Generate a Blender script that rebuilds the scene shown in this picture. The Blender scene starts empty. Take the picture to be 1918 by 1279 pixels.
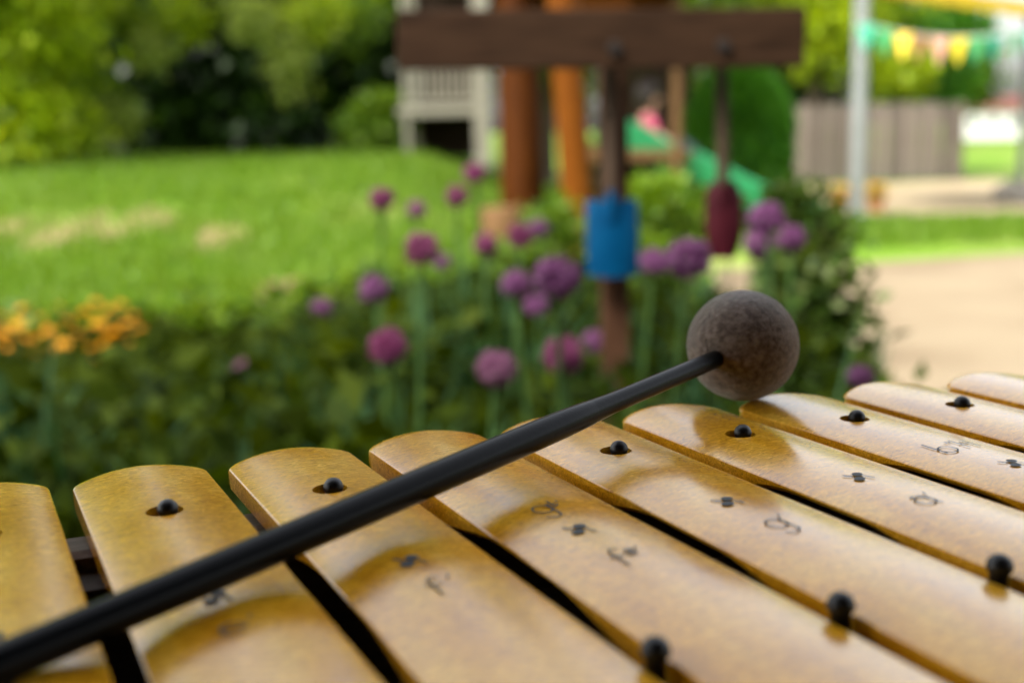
import bpy, bmesh, math, random
import numpy as np
from mathutils import Vector, Matrix

# ------------------------------------------------------------------ camera, sky, sun, exposure
scene = bpy.context.scene
C = scene.collection
rad = math.radians
random.seed(7)
rng = np.random.default_rng(11)

CAM_H = 0.90                       # camera height over the ground
PITCH, ROLL, FPX = 0.17616, -0.02256, 2200.0
fw = Vector((0, math.cos(PITCH), -math.sin(PITCH)))
r0 = Vector((1, 0, 0)); u0 = r0.cross(fw)
cr_ = math.cos(ROLL) * r0 + math.sin(ROLL) * u0
cu_ = -math.sin(ROLL) * r0 + math.cos(ROLL) * u0
cam_d = bpy.data.cameras.new('camera')
cam = bpy.data.objects.new('camera', cam_d); C.objects.link(cam)
M = Matrix((cr_, cu_, -fw)).transposed().to_4x4(); M.translation = (0, 0, CAM_H)
cam.matrix_world = M
cam_d.sensor_width = 36.0; cam_d.lens = FPX / 1918 * 36.0
cam_d.clip_start = 0.02; cam_d.clip_end = 1500
cam_d.dof.use_dof = True
cam_d.dof.focus_distance = 0.366
cam_d.dof.aperture_fstop = cam_d.lens / 1000 / 0.0060
scene.camera = cam

SUN_EL, SUN_AZ = 52, -128           # degrees; azimuth from +Y, negative to the left
w = bpy.data.worlds.new('World'); scene.world = w; w.use_nodes = True
nt = w.node_tree; bg = nt.nodes['Background']
sky = nt.nodes.new('ShaderNodeTexSky'); sky.sky_type = 'NISHITA'; sky.sun_disc = False
sky.sun_elevation = rad(SUN_EL); sky.sun_rotation = rad(SUN_AZ)
sky.dust_density = 5; sky.air_density = 1.2; sky.ozone_density = 0.6
hs = nt.nodes.new('ShaderNodeHueSaturation'); hs.inputs['Saturation'].default_value = 0.30
nt.links.new(sky.outputs[0], hs.inputs['Color']); nt.links.new(hs.outputs[0], bg.inputs[0])
bg.inputs[1].default_value = 0.15

sun_d = bpy.data.lights.new('sun', 'SUN'); sun_d.energy = 2.0; sun_d.angle = rad(14); sun_d.color = (1, .95, .86)
sun = bpy.data.objects.new('sun', sun_d); C.objects.link(sun)
sdir = Vector((math.sin(rad(SUN_AZ)) * math.cos(rad(SUN_EL)), math.cos(rad(SUN_AZ)) * math.cos(rad(SUN_EL)), math.sin(rad(SUN_EL))))
sun.rotation_euler = sdir.to_track_quat('Z', 'Y').to_euler()
sun.location = sdir * 30
vs = scene.view_settings
vs.view_transform = 'Standard'; vs.look = 'None'; vs.exposure = 1.85; vs.gamma = 1.0

# ------------------------------------------------------------------ helpers
def at(px, py, Y):
    """point at forward distance Y (metres) seen at photo coordinate px, py"""
    d = fw + cr_ * ((px - 959) / FPX) - cu_ * ((py - 639.5) / FPX)
    return Vector((0, 0, CAM_H)) + d * (Y / d.y)

def s2l(r, g, b):
    f = lambda c: (c / 255 / 12.92) if c / 255 <= .04045 else ((c / 255 + .055) / 1.055) ** 2.4
    return (f(r), f(g), f(b), 1)

def tag(o, label=None, cat=None, group=None, kind=None):
    if label: o['label'] = label
    if cat: o['category'] = cat
    if group: o['group'] = group
    if kind: o['kind'] = kind
    return o

def link(name, me, mat=None, parent=None):
    o = bpy.data.objects.new(name, me); C.objects.link(o)
    if mat is not None and me is not None and len(me.materials) == 0: me.materials.append(mat)
    if parent is not None: o.parent = parent
    return o

def empty(name, loc=(0, 0, 0), rz=0):
    o = bpy.data.objects.new(name, None); C.objects.link(o)
    o.location = loc; o.rotation_euler = (0, 0, rz); o.empty_display_size = .1
    return o

class MB:
    """collects primitive shapes for one mesh"""
    def __init__(s): s.v = []; s.f = []
    def add(s, v, f):
        n = len(s.v); s.v += [tuple(q) for q in v]; s.f += [tuple(i + n for i in q) for q in f]; return s
    def box(s, c, size, R=None, bev=0.0):
        hx, hy, hz = size[0] / 2, size[1] / 2, size[2] / 2
        bm = bmesh.new(); bmesh.ops.create_cube(bm, size=1)
        for v in bm.verts: v.co = Vector((v.co.x * 2 * hx, v.co.y * 2 * hy, v.co.z * 2 * hz))
        if bev: bmesh.ops.bevel(bm, geom=bm.edges[:], offset=bev, segments=2, affect='EDGES', profile=.6)
        bm.verts.ensure_lookup_table()
        vs_ = [(R @ v.co if R else v.co) + Vector(c) for v in bm.verts]
        fs = [[v.index for v in f.verts] for f in bm.faces]
        bm.free(); return s.add(vs_, fs)
    def tube(s, pts, rads, seg=10, cap=True):
        pts = [Vector(p) for p in pts]; V = []; F = []
        up = None
        for i, p in enumerate(pts):
            t = (pts[min(i + 1, len(pts) - 1)] - pts[max(i - 1, 0)]).normalized()
            if up is None:
                up = t.orthogonal().normalized()
            else:
                up = (up - t * up.dot(t)).normalized()
            b = t.cross(up)
            for k in range(seg):
                a = 2 * math.pi * k / seg
                V.append(p + (up * math.cos(a) + b * math.sin(a)) * rads[i])
        for i in range(len(pts) - 1):
            for k in range(seg):
                k2 = (k + 1) % seg
                F.append((i * seg + k, i * seg + k2, (i + 1) * seg + k2, (i + 1) * seg + k))
        if cap:
            F.append(tuple(range(seg - 1, -1, -1))); n = (len(pts) - 1) * seg
            F.append(tuple(range(n, n + seg)))
        return s.add(V, F)
    def lathe(s, prof, seg=16, c=(0, 0, 0)):
        V = []; F = []; n = len(prof)
        for r, z in prof:
            for k in range(seg):
                a = 2 * math.pi * k / seg; V.append((c[0] + r * math.cos(a), c[1] + r * math.sin(a), c[2] + z))
        for i in range(n - 1):
            for k in range(seg):
                k2 = (k + 1) % seg
                F.append((i * seg + k, i * seg + k2, (i + 1) * seg + k2, (i + 1) * seg + k))
        F.append(tuple(range(seg - 1, -1, -1))); F.append(tuple(range((n - 1) * seg, n * seg)))
        return s.add(V, F)
    def mesh(s, smooth=False, ang=40):
        me = bpy.data.meshes.new('m'); me.from_pydata(s.v, [], s.f); me.update()
        bm = bmesh.new(); bm.from_mesh(me); bmesh.ops.recalc_face_normals(bm, faces=bm.faces[:]); bm.to_mesh(me); bm.free()
        if smooth:
            me.polygons.foreach_set('use_smooth', [True] * len(me.polygons)); me.set_sharp_from_angle(angle=rad(ang))
        return me
    def build(s, name, mat, parent=None, smooth=False, ang=40):
        return link(name, s.mesh(smooth, ang), mat, parent)

def quads_mesh(V, nq, per=4):
    me = bpy.data.meshes.new('m')
    me.vertices.add(len(V)); me.vertices.foreach_set('co', np.asarray(V, np.float32).ravel())
    me.loops.add(nq * per); me.loops.foreach_set('vertex_index', np.arange(nq * per, dtype=np.int32))
    me.polygons.add(nq); me.polygons.foreach_set('loop_start', np.arange(0, nq * per, per, dtype=np.int32))
    me.update(calc_edges=True)
    return me

def unit(a): return a / (np.linalg.norm(a, axis=1, keepdims=True) + 1e-9)

def leaf_mesh(P, Dr, L, aspect=.5, droop=.25):
    """rhombic leaves: base P, long axis Dr, length L"""
    n = len(P); Dr = unit(Dr); rnd = unit(rng.normal(size=(n, 3)))
    S = unit(np.cross(Dr, rnd)); N = np.cross(S, Dr); L = np.asarray(L).reshape(-1, 1)
    V = np.empty((n, 4, 3))
    V[:, 0] = P; V[:, 1] = P + Dr * L * .45 + S * L * aspect / 2 + N * L * .10
    V[:, 2] = P + Dr * L - N * L * droop * .3; V[:, 3] = P + Dr * L * .45 - S * L * aspect / 2 + N * L * .10
    return quads_mesh(V.reshape(-1, 3), n)

def cloud(ells, n, clumps, spread=.22, shell=.55):
    """leaf points gathered in clumps inside a set of ellipsoids"""
    vol = np.array([e[3] * e[4] * e[5] for e in ells]) ** .75; vol = vol / vol.sum()
    ei = rng.choice(len(ells), size=clumps, p=vol); E_ = np.array(ells)
    d = unit(rng.normal(size=(clumps, 3))); rr = (shell + (1 - shell) * rng.random((clumps, 1))) ** .8
    cc = E_[ei, :3] + d * rr * E_[ei, 3:]
    ci = rng.integers(0, clumps, n); sz = spread * E_[ei, 3:].mean(axis=1)[ci]
    off = rng.normal(size=(n, 3)) * sz.reshape(-1, 1) * np.array([1, 1, .75])
    P = cc[ci] + off
    out = P - E_[ei, :3][ci]
    return P, unit(unit(out) * .8 + rng.normal(size=(n, 3)) * .7 + np.array([0, 0, -.15]))

# ------------------------------------------------------------------ materials
def mat(name, col=(.5, .5, .5, 1), rough=.6, spec=.5, **kw):
    m = bpy.data.materials.new(name); m.use_nodes = True
    b = m.node_tree.nodes['Principled BSDF']
    b.inputs['Base Color'].default_value = col; b.inputs['Roughness'].default_value = rough
    b.inputs['Specular IOR Level'].default_value = spec
    for k, v in kw.items(): b.inputs[k].default_value = v
    return m

def N(m, t): return m.node_tree.nodes.new(t)
def LK(m, a, b): m.node_tree.links.new(a, b)
def BS(m): return m.node_tree.nodes['Principled BSDF']

def ramp(m, stops):
    r = N(m, 'ShaderNodeValToRGB'); e = r.color_ramp.elements
    while len(e) < len(stops): e.new(.5)
    for q, (p, c) in zip(e, stops): q.position = p; q.color = c
    return r

def noisy(name, c1, c2, scale=8, rough=.7, bump=.0, detail=5, stretch=(1, 1, 1), c3=None, coord='Object', bscale=None, spec=.4):
    """two or three tone procedural surface with noise colour and bump"""
    m = mat(name, c1, rough, spec)
    tc = N(m, 'ShaderNodeTexCoord'); mp = N(m, 'ShaderNodeMapping'); mp.inputs['Scale'].default_value = stretch
    LK(m, tc.outputs[coord], mp.inputs[0])
    nz = N(m, 'ShaderNodeTexNoise'); nz.inputs['Scale'].default_value = scale; nz.inputs['Detail'].default_value = detail
    LK(m, mp.outputs[0], nz.inputs[0])
    st = [(.32, c1), (.68, c2)] if c3 is None else [(.30, c1), (.5, c2), (.70, c3)]
    rp = ramp(m, st); LK(m, nz.outputs[0], rp.inputs[0]); LK(m, rp.outputs[0], BS(m).inputs['Base Color'])
    if bump:
        n2 = N(m, 'ShaderNodeTexNoise'); n2.inputs['Scale'].default_value = bscale or scale * 4; n2.inputs['Detail'].default_value = 6
        LK(m, mp.outputs[0], n2.inputs[0])
        bp = N(m, 'ShaderNodeBump'); bp.inputs['Strength'].default_value = bump; bp.inputs['Distance'].default_value = .01
        LK(m, n2.outputs[0], bp.inputs['Height']); LK(m, bp.outputs[0], BS(m).inputs['Normal'])
    return m

def leafmat(name, cols, trans=.4, rough=.45, spec=.22):
    m = mat(name, cols[0], rough, spec)
    g = N(m, 'ShaderNodeNewGeometry'); k = len(cols)
    rp = ramp(m, [(i / (k - 1), c) for i, c in enumerate(cols)])
    LK(m, g.outputs['Random Per Island'], rp.inputs[0]); LK(m, rp.outputs[0], BS(m).inputs['Base Color'])
    tr = N(m, 'ShaderNodeBsdfTranslucent'); hsv = N(m, 'ShaderNodeHueSaturation')
    hsv.inputs['Hue'].default_value = .485; hsv.inputs['Saturation'].default_value = 1.1; hsv.inputs['Value'].default_value = 1.3
    LK(m, rp.outputs[0], hsv.inputs['Color']); LK(m, hsv.outputs[0], tr.inputs[0])
    mx = N(m, 'ShaderNodeMixShader'); mx.inputs[0].default_value = trans
    out = m.node_tree.nodes['Material Output']
    LK(m, BS(m).outputs[0], mx.inputs[1]); LK(m, tr.outputs[0], mx.inputs[2]); LK(m, mx.outputs[0], out.inputs[0])
    return m

def lin(r, g, b): return (r, g, b, 1)

M_lawn = noisy('lawn', lin(0.04598, 0.1006, 0.003947), lin(0.09193, 0.176, 0.007895), 0.7, .9, .3, 8, c3=lin(0.2055, 0.22, 0.06579), bscale=40, spec=.15)
M_grass = leafmat('grass blade', [lin(0.05409, 0.1195, 0.005263), lin(0.09193, 0.1823, 0.007895), lin(0.1406, 0.2074, 0.02632)], .4)
M_soil = noisy('soil', lin(.022, .016, .010), lin(.05, .036, .022), 14, .95, .6, spec=.2)
M_path = noisy('pale gravel', lin(0.1117, 0.08288, 0.05201), lin(0.1862, 0.1456, 0.09435), 1.1, .95, .4, 9, bscale=120, spec=.05, c3=lin(0.2128, 0.1736, 0.1149))
M_sand = noisy('sand', lin(0.2312, 0.1806, 0.1084), lin(0.289, 0.2348, 0.1481), 2.0, .95, .3, 6, bscale=60, spec=.15)

def bar_material():
    m = mat('amber fibre composite', lin(.47, .25, .05), .3, .7)
    b = BS(m); b.inputs['Coat Weight'].default_value = .36; b.inputs['Coat Roughness'].default_value = .16; b.inputs['Coat IOR'].default_value = 1.5
    tc = N(m, 'ShaderNodeTexCoord'); oi = N(m, 'ShaderNodeObjectInfo')
    off = N(m, 'ShaderNodeVectorMath'); off.operation = 'SCALE'; off.inputs[0].default_value = (3.1, 7.7, 1.3)
    LK(m, oi.outputs['Random'], off.inputs['Scale'])
    ad = N(m, 'ShaderNodeVectorMath'); ad.operation = 'ADD'; LK(m, tc.outputs['Object'], ad.inputs[0]); LK(m, off.outputs[0], ad.inputs[1])
    mp = N(m, 'ShaderNodeMapping'); mp.inputs['Scale'].default_value = (1, .35, 1); LK(m, ad.outputs[0], mp.inputs[0])
    big = N(m, 'ShaderNodeTexNoise'); big.inputs['Scale'].default_value = 75; big.inputs['Detail'].default_value = 5; LK(m, mp.outputs[0], big.inputs[0])
    r1 = ramp(m, [(.30, lin(.57, .235, .005)), (.50, lin(.75, .355, .012)), (.72, lin(.82, .45, .04))]); LK(m, big.outputs[0], r1.inputs[0])
    # short fibres: noise warped and squeezed
    fib = N(m, 'ShaderNodeTexNoise'); fib.inputs['Scale'].default_value = 950; fib.inputs['Detail'].default_value = 3; fib.inputs['Distortion'].default_value = 1.4
    mp2 = N(m, 'ShaderNodeMapping'); mp2.inputs['Scale'].default_value = (.35, 1, 1); mp2.inputs['Rotation'].default_value = (0, 0, .5); LK(m, ad.outputs[0], mp2.inputs[0]); LK(m, mp2.outputs[0], fib.inputs[0])
    r2 = ramp(m, [(.36, lin(.62, .54, .40)), (.46, lin(.97, .97, .97)), (.55, lin(1.0, 1.0, 1.0)), (.64, lin(1.4, 1.5, 2.6))]); LK(m, fib.outputs[0], r2.inputs[0])
    mul = N(m, 'ShaderNodeMix'); mul.data_type = 'RGBA'; mul.blend_type = 'MULTIPLY'; mul.inputs[0].default_value = .85
    LK(m, r1.outputs[0], mul.inputs[6]); LK(m, r2.outputs[0], mul.inputs[7])
    # faint dried water rings: thin contour lines of a noise
    st = N(m, 'ShaderNodeTexNoise'); st.inputs['Scale'].default_value = 62; st.inputs['Detail'].default_value = 2; LK(m, ad.outputs[0], st.inputs[0])
    r3 = ramp(m, [(.585, lin(1, 1, 1)), (.60, lin(.72, .68, .62)), (.612, lin(1, 1, 1))]); LK(m, st.outputs[0], r3.inputs[0])
    mul2 = N(m, 'ShaderNodeMix'); mul2.data_type = 'RGBA'; mul2.blend_type = 'MULTIPLY'; mul2.inputs[0].default_value = .35
    LK(m, mul.outputs[2], mul2.inputs[6]); LK(m, r3.outputs[0], mul2.inputs[7])
    # dark specks
    vo = N(m, 'ShaderNodeTexVoronoi'); vo.inputs['Scale'].default_value = 130; LK(m, ad.outputs[0], vo.inputs[0])
    r4 = ramp(m, [(.035, lin(.25, .2, .15)), (.06, lin(1, 1, 1))]); LK(m, vo.outputs[0], r4.inputs[0])
    mul3 = N(m, 'ShaderNodeMix'); mul3.data_type = 'RGBA'; mul3.blend_type = 'MULTIPLY'; mul3.inputs[0].default_value = .5
    LK(m, mul2.outputs[2], mul3.inputs[6]); LK(m, r4.outputs[0], mul3.inputs[7])
    LK(m, mul3.outputs[2], b.inputs['Base Color'])
    rr = N(m, 'ShaderNodeMapRange'); rr.inputs[1].default_value = .3; rr.inputs[2].default_value = .7; rr.inputs[3].default_value = .14; rr.inputs[4].default_value = .21
    LK(m, big.outputs[0], rr.inputs[0]); LK(m, rr.outputs[0], b.inputs['Roughness'])
    bp = N(m, 'ShaderNodeBump'); bp.inputs['Strength'].default_value = .10; bp.inputs['Distance'].default_value = .0006
    LK(m, fib.outputs[0], bp.inputs['Height'])
    LK(m, bp.outputs[0], b.inputs['Normal'])
    return m
M_bar = bar_material()
M_rubber = mat('black rubber', lin(.006, .0065, .008), .40, .4)
M_stick = noisy('black plastic', lin(0.0012, 0.0014, 0.0018), lin(0.0024, 0.0028, 0.0036), 60, .30, .03, 4, bscale=900, spec=.11)
M_ink = mat('grey print', lin(.065, .072, .074), .6, .2)
M_felt = noisy('brown felt', lin(0.0567, 0.03645, 0.02835), lin(0.135, 0.0972, 0.081), 420, 1.0, .35, 8, c3=lin(0.2295, 0.1755, 0.1512), bscale=1500, spec=.1)
BS(M_felt).inputs['Sheen Weight'].default_value = .9; BS(M_felt).inputs['Sheen Roughness'].default_value = .4
M_fuzz = mat('felt fibre', lin(0.2295, 0.1755, 0.1553), 1, .1)
M_boxwood = noisy('dark resonator wood', lin(.05, .035, .022), lin(.08, .055, .035), 20, .7, .1, stretch=(1, 12, 12))
M_rail = noisy('weathered rail wood', lin(.18, .16, .13), lin(.26, .235, .19), 30, .7, .1, stretch=(1, 10, 10))
M_greyfelt = noisy('brown felt strip', lin(.12, .085, .07), lin(.20, .15, .12), 300, 1, .4)
M_table = noisy('table wood', lin(.16, .11, .07), lin(.26, .18, .11), 12, .7, .1, stretch=(1, 10, 10))
M_plank = noisy('dark brown timber', lin(0.01497, 0.006679, 0.002734), lin(0.02696, 0.01286, 0.005859), 9, .75, .25, 7, stretch=(1, 9, 9), c3=lin(0.03594, 0.01781, 0.008595), spec=0.08)
M_postw = noisy('grey brown timber', lin(0.03672, 0.0162, 0.008064), lin(0.0648, 0.0306, 0.01584), 9, .8, .25, 7, stretch=(9, 9, 1), spec=0.08)
M_iron = mat('dark iron', lin(.03, .025, .022), .5, .5, Metallic=.6)
M_blue = noisy('blue painted steel', lin(0.0001562, 0.02864, 0.0802), lin(0.0003126, 0.04427, 0.1088), 14, .4, .1, spec=0.08)
M_red = noisy('maroon painted steel', lin(0.02289, 0.00235, 0.004847), lin(0.04039, 0.004896, 0.008813), 14, .5, .1, spec=0.08)
M_handle = noisy('worn ash handle', lin(0.0352, 0.0224, 0.0144), lin(0.0576, 0.0384, 0.0256), 10, .7, .1, stretch=(9, 9, 1), spec=0.08)
M_stem = leafmat('stem green', [lin(.035, .08, .02), lin(.06, .12, .03)], .15)
M_strap = leafmat('blue green strap leaf', [lin(0.008, 0.032, 0.0112), lin(0.016, 0.0496, 0.016), lin(0.032, 0.076, 0.028)], .3, .6, .1)
M_broad = leafmat('bed leaf', [lin(0.006914, 0.0147, 0.0004321), lin(0.01729, 0.03111, 0.0008644), lin(0.03673, 0.05402, 0.001729)], .35, .65, .06)
M_lime = leafmat('lime leaf', [lin(0.045, 0.1125, 0.006), lin(0.0975, 0.18, 0.01125), lin(0.165, 0.255, 0.0225)], .4)
M_vine = leafmat('vine leaf', [lin(.022, .055, .006), lin(.055, .105, .011), lin(.12, .16, .04)], .35)
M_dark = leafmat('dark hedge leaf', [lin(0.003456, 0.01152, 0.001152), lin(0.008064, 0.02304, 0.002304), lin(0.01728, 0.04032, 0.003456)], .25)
M_mid = leafmat('mid tree leaf', [lin(.03, .075, .003), lin(.07, .14, .006), lin(.15, .23, .015)], .45)
M_yel = leafmat('yellow green leaf', [lin(0.11, 0.187, 0.0033), lin(0.242, 0.352, 0.0055), lin(0.374, 0.462, 0.022)], .5)
M_pale = leafmat('pale leaf', [lin(.16, .23, .02), lin(.26, .34, .05), lin(.34, .40, .09)], .4)
M_topi = leafmat('box leaf', [lin(0.01914, 0.0957, 0.00638), lin(0.04785, 0.1754, 0.01116), lin(0.0957, 0.2552, 0.01914)], .3)
M_bark = noisy('bark', lin(.05, .035, .022), lin(.11, .08, .055), 12, .9, .5, stretch=(1, 1, .3))
M_petal = [leafmat('purple floret', [lin(0.074, 0.01628, 0.0629), lin(0.148, 0.0407, 0.1258), lin(0.2664, 0.111, 0.2442)], .3),
           leafmat('magenta floret', [lin(0.0962, 0.01184, 0.0481), lin(0.1702, 0.02664, 0.0925), lin(0.2812, 0.074, 0.1776)], .3),
           leafmat('dull plum floret', [lin(0.111, 0.037, 0.074), lin(0.1924, 0.0666, 0.1332), lin(0.2812, 0.1258, 0.2072)], .3)]
M_orange = leafmat('marigold petal', [lin(.55, .22, .01), lin(.70, .36, .02), lin(.75, .50, .08)], .3)
M_stone = noisy('peach sandstone', lin(0.18, 0.0945, 0.0495), lin(0.27, 0.153, 0.0855), 7, .9, .4)
M_orangewood = noisy('orange stained timber', lin(0.08552, 0.02238, 0.000496), lin(0.1198, 0.03534, 0.00124), 6, .55, .15, stretch=(8, 8, 1), spec=0.08)
M_redwood = noisy('red brown stained timber', lin(0.03668, 0.00887, 0.0004752), lin(0.05869, 0.01584, 0.0009504), 6, .55, .15, stretch=(8, 8, 1), spec=0.08)
M_tanwood = noisy('tan timber', lin(0.0945, 0.04921, 0.01969), lin(0.1299, 0.07282, 0.0315), 6, .7, .15, stretch=(8, 8, 1), spec=0.08)
M_shadewood = noisy('shade toned panel timber', lin(.018, .011, .007), lin(.035, .022, .014), 6, .8, .15, stretch=(1, 1, 8), spec=0.08)  # near-black tone stands in for the shaded tower interior
M_cream = noisy('cream paint', lin(0.1498, 0.1373, 0.09987), lin(0.1832, 0.1706, 0.1289), 5, .6, .05)
M_slide = mat('green plastic', lin(0.01575, 0.189, 0.06825), .3, .5)
M_fence = noisy('grey weathered pickets', lin(0.1031, 0.08345, 0.06627), lin(0.162, 0.1374, 0.1129), 4, .9, .3, stretch=(8, 8, .6), spec=0.08)
def vary(m, lo, hi):
    b = BS(m); src = b.inputs['Base Color'].links[0].from_socket
    oi = N(m, 'ShaderNodeObjectInfo'); mr = N(m, 'ShaderNodeMapRange'); mr.inputs[3].default_value = lo; mr.inputs[4].default_value = hi
    LK(m, oi.outputs['Random'], mr.inputs[0]); vm = N(m, 'ShaderNodeVectorMath'); vm.operation = 'SCALE'
    LK(m, src, vm.inputs[0]); LK(m, mr.outputs[0], vm.inputs['Scale']); LK(m, vm.outputs[0], b.inputs['Base Color'])
vary(M_fence, .5, 1.25)
M_pole = noisy('galvanised pole', lin(0.179, 0.1928, 0.1859), lin(0.2134, 0.2272, 0.2203), 5, .45, .05)
M_yellow = noisy('yellow fabric', lin(0.2821, 0.1911, 0.002275), lin(0.3276, 0.2366, 0.00455), 5, .8, .05)
M_white = noisy('white render', lin(0.576, 0.576, 0.56), lin(0.64, 0.64, 0.624), 4, .8, .05)
M_roof = noisy('dull red roof', lin(0.077, 0.0245, 0.0175), lin(0.112, 0.0385, 0.028), 4, .8, .2)
M_glass = mat('dark window glass', lin(.02, .025, .03), .08, .6)
M_terracotta = noisy('terracotta', lin(.42, .17, .07), lin(.55, .25, .11), 8, .8, .1)
M_rock = noisy('grey boulder stone', lin(.14, .13, .11), lin(.26, .24, .21), 6, .9, .6)
M_skin = mat('skin', lin(.55, .30, .20), .5, .4)
M_pink = noisy('pink cotton', lin(0.432, 0.06, 0.12), lin(0.492, 0.096, 0.162), 30, .9, .1)
M_denim = noisy('dark trousers', lin(.03, .035, .05), lin(.05, .055, .08), 30, .9, .1)
M_hair = noisy('dark hair', lin(.012, .007, .005), lin(.03, .018, .012), 60, .5, .3, stretch=(1, 1, .2))

# ------------------------------------------------------------------ ground
def sm(t): t = np.clip(t, 0, 1); return t * t * (3 - 2 * t)
def gz(x, y):
    """the lawn rises gently towards the back left"""
    return .62 * sm((np.asarray(y, float) - 5.5) / 8.5) * sm((.4 - np.asarray(x, float)) / 1.6)

def ax(a, b, fine0, fine1, step):
    far = lambda s, e, k: list(np.sign(e - s) * np.geomspace(1, abs(e - s) + 1, k) - np.sign(e - s) + s)
    return np.array(sorted(set(far(fine0, a, 12)[1:] + list(np.arange(fine0, fine1 + 1e-6, step)) + far(fine1, b, 12)[1:])))
gx = ax(-600, 600, -14, 8, .4); gy = ax(-200, 900, -2, 28, .4)
X, Y = np.meshgrid(gx, gy); Z = gz(X, Y)
nx_, ny_ = len(gx), len(gy)
fcs = [(j * nx_ + i, j * nx_ + i + 1, (j + 1) * nx_ + i + 1, (j + 1) * nx_ + i) for j in range(ny_ - 1) for i in range(nx_ - 1)]
me = bpy.data.meshes.new('ground'); me.from_pydata(np.stack([X, Y, Z], -1).reshape(-1, 3).tolist(), [], fcs); me.update()
me.polygons.foreach_set('use_smooth', [True] * len(me.polygons))
tag(link('lawn', me, M_lawn), kind='structure')

def sheet(name, poly, m, z=.004):
    me = bpy.data.meshes.new(name); me.from_pydata([(x, y, z) for x, y in poly], [], [tuple(range(len(poly)))]); me.update()
    return tag(link(name, me, m), kind='structure')
sheet('gravel_path', [(.66, -1.5), (14, -1.5), (14, 10.5), (6.0, 8.45), (3.6, 8.1), (2.2, 7.65), (1.2, 7.5), (.85, 7.1), (.66, 5.8)], M_path)
sheet('sand_area', [(1.6, 11.6), (2.6, 11.4), (4.2, 11.6), (6.0, 11.5), (12, 12.2), (12, 17.5), (7.5, 18.6), (5.4, 17.9), (4.4, 18.0), (2.0, 17.2), (1.2, 13.5)], M_sand)
soil = sheet('bed_soil', [(-4.2, .75), (.62, .75), (.62, 5.6), (.3, 6.2), (-1.0, 6.25), (-2.2, 6.0), (-3.2, 5.75), (-4.2, 5.6)], M_soil)

# worn, dry patches in the lawn
M_worn = noisy('dry worn turf', lin(0.1122, 0.1056, 0.0363), lin(0.198, 0.1518, 0.0726), 5, .95, .3, 7, spec=.05)
WP = []
for (px_, py_, Yd, rx_, ry_) in ((130, 412, 9.0, .24, .75), (262, 405, 9.3, .26, .7), (20, 405, 9.2, .2, .6), (410, 425, 8.6, .2, .5)):
    cx, cy = at(px_, py_, Yd).x, Yd; WP.append((cx, cy, rx_, ry_)); V = [(cx, cy, float(gz(cx, cy)) + .006)]; F = []
    rings = 4; sg = 22; off_ = random.uniform(0, 9)
    for r_ in range(1, rings + 1):
        for k in range(sg):
            a_ = 2 * math.pi * k / sg; jj = r_ / rings * (1 + .25 * math.sin(3 * a_ + off_) + .15 * math.sin(5 * a_ + 2 * off_)); x_, y_ = cx + rx_ * jj * math.cos(a_), cy + ry_ * jj * math.sin(a_)
            V.append((x_, y_, float(gz(x_, y_)) + .006))
    for k in range(sg):
        F.append((0, 1 + k, 1 + (k + 1) % sg))
        for r_ in range(rings - 1): F.append((1 + r_ * sg + k, 1 + (r_ + 1) * sg + k, 1 + (r_ + 1) * sg + (k + 1) % sg, 1 + r_ * sg + (k + 1) % sg))
    tag(MB().add(V, F).build('worn_lawn_patch', M_worn), kind='structure')
# grass blades over the lawn in view
n = 60000
px = rng.uniform(-80, 1250, n); dist = rng.uniform(6.0, 19, n) ** 1.0
gxp = (px - 959) / FPX * dist; keep = ~((gxp > .2) & (dist < 8.5)); gxp, dist = gxp[keep], dist[keep]
P = np.stack([gxp, dist, gz(gxp, dist)], -1)
for (cx, cy, rx_, ry_) in WP:
    dd_ = ((P[:, 0] - cx) / rx_) ** 2 + ((P[:, 1] - cy) / ry_) ** 2; P = P[(dd_ > 1) | (rng.random(len(P)) < .25)]
P2 = np.stack([rng.uniform(2.2, 6, 7000), rng.uniform(8.6, 11.2, 7000), np.zeros(7000)], -1)
P = np.concatenate([P, P2])
Dg = np.stack([rng.normal(0, .4, len(P)), rng.normal(0, .4, len(P)), np.ones(len(P))], -1)
tag(link('grass', leaf_mesh(P, Dg, rng.uniform(.05, .11, len(P)), .22), M_grass), 'short bright green lawn grass behind the flower bed', 'grass', kind='stuff')

# ------------------------------------------------------------------ xylophone
p = 0.046                                   # distance from bar to bar
PHI, C0, HCAM, WBAR = -.44739, 4.0236, 2.21947, .8612
dv = Vector((math.sin(PHI), math.cos(PHI), 0)); nv = Vector((dv.y, -dv.x, 0))
z0 = CAM_H - p * HCAM                       # height of the bars' top edges
TABLE_Z = z0 - .118
DM = 5.3                                    # middle of the bars
CROWN = .045
def XW(n_, d_, z_): return p * (nv * (C0 + n_) + dv * d_) + Vector((0, 0, z0 + p * z_))
xy_loc = XW(0, DM, 0); xy_loc.z = TABLE_Z
XY_RZ = math.atan2(nv.y, nv.x)
xyl = empty('xylophone', xy_loc, XY_RZ)
tag(xyl, 'alto xylophone with amber fibre bars and black rubber pegs, seen up close', 'xylophone')
def xl(n_, d_, z_): return Vector((n_ * p, (d_ - DM) * p, z0 + p * z_ - TABLE_Z))

TIP = {-6: 8.25, -5: 8.18, -4: 8.10, -3: 8.0, -2: 7.93, -1: 7.90, 0: 7.80, 1: 7.69, 2: 7.54, 3: 7.45, 4: 7.29, 5: 7.2, 6: 7.1}
HW = WBAR / 2
def crown(x): return CROWN * (1 - (x / HW) ** 2)

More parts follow.
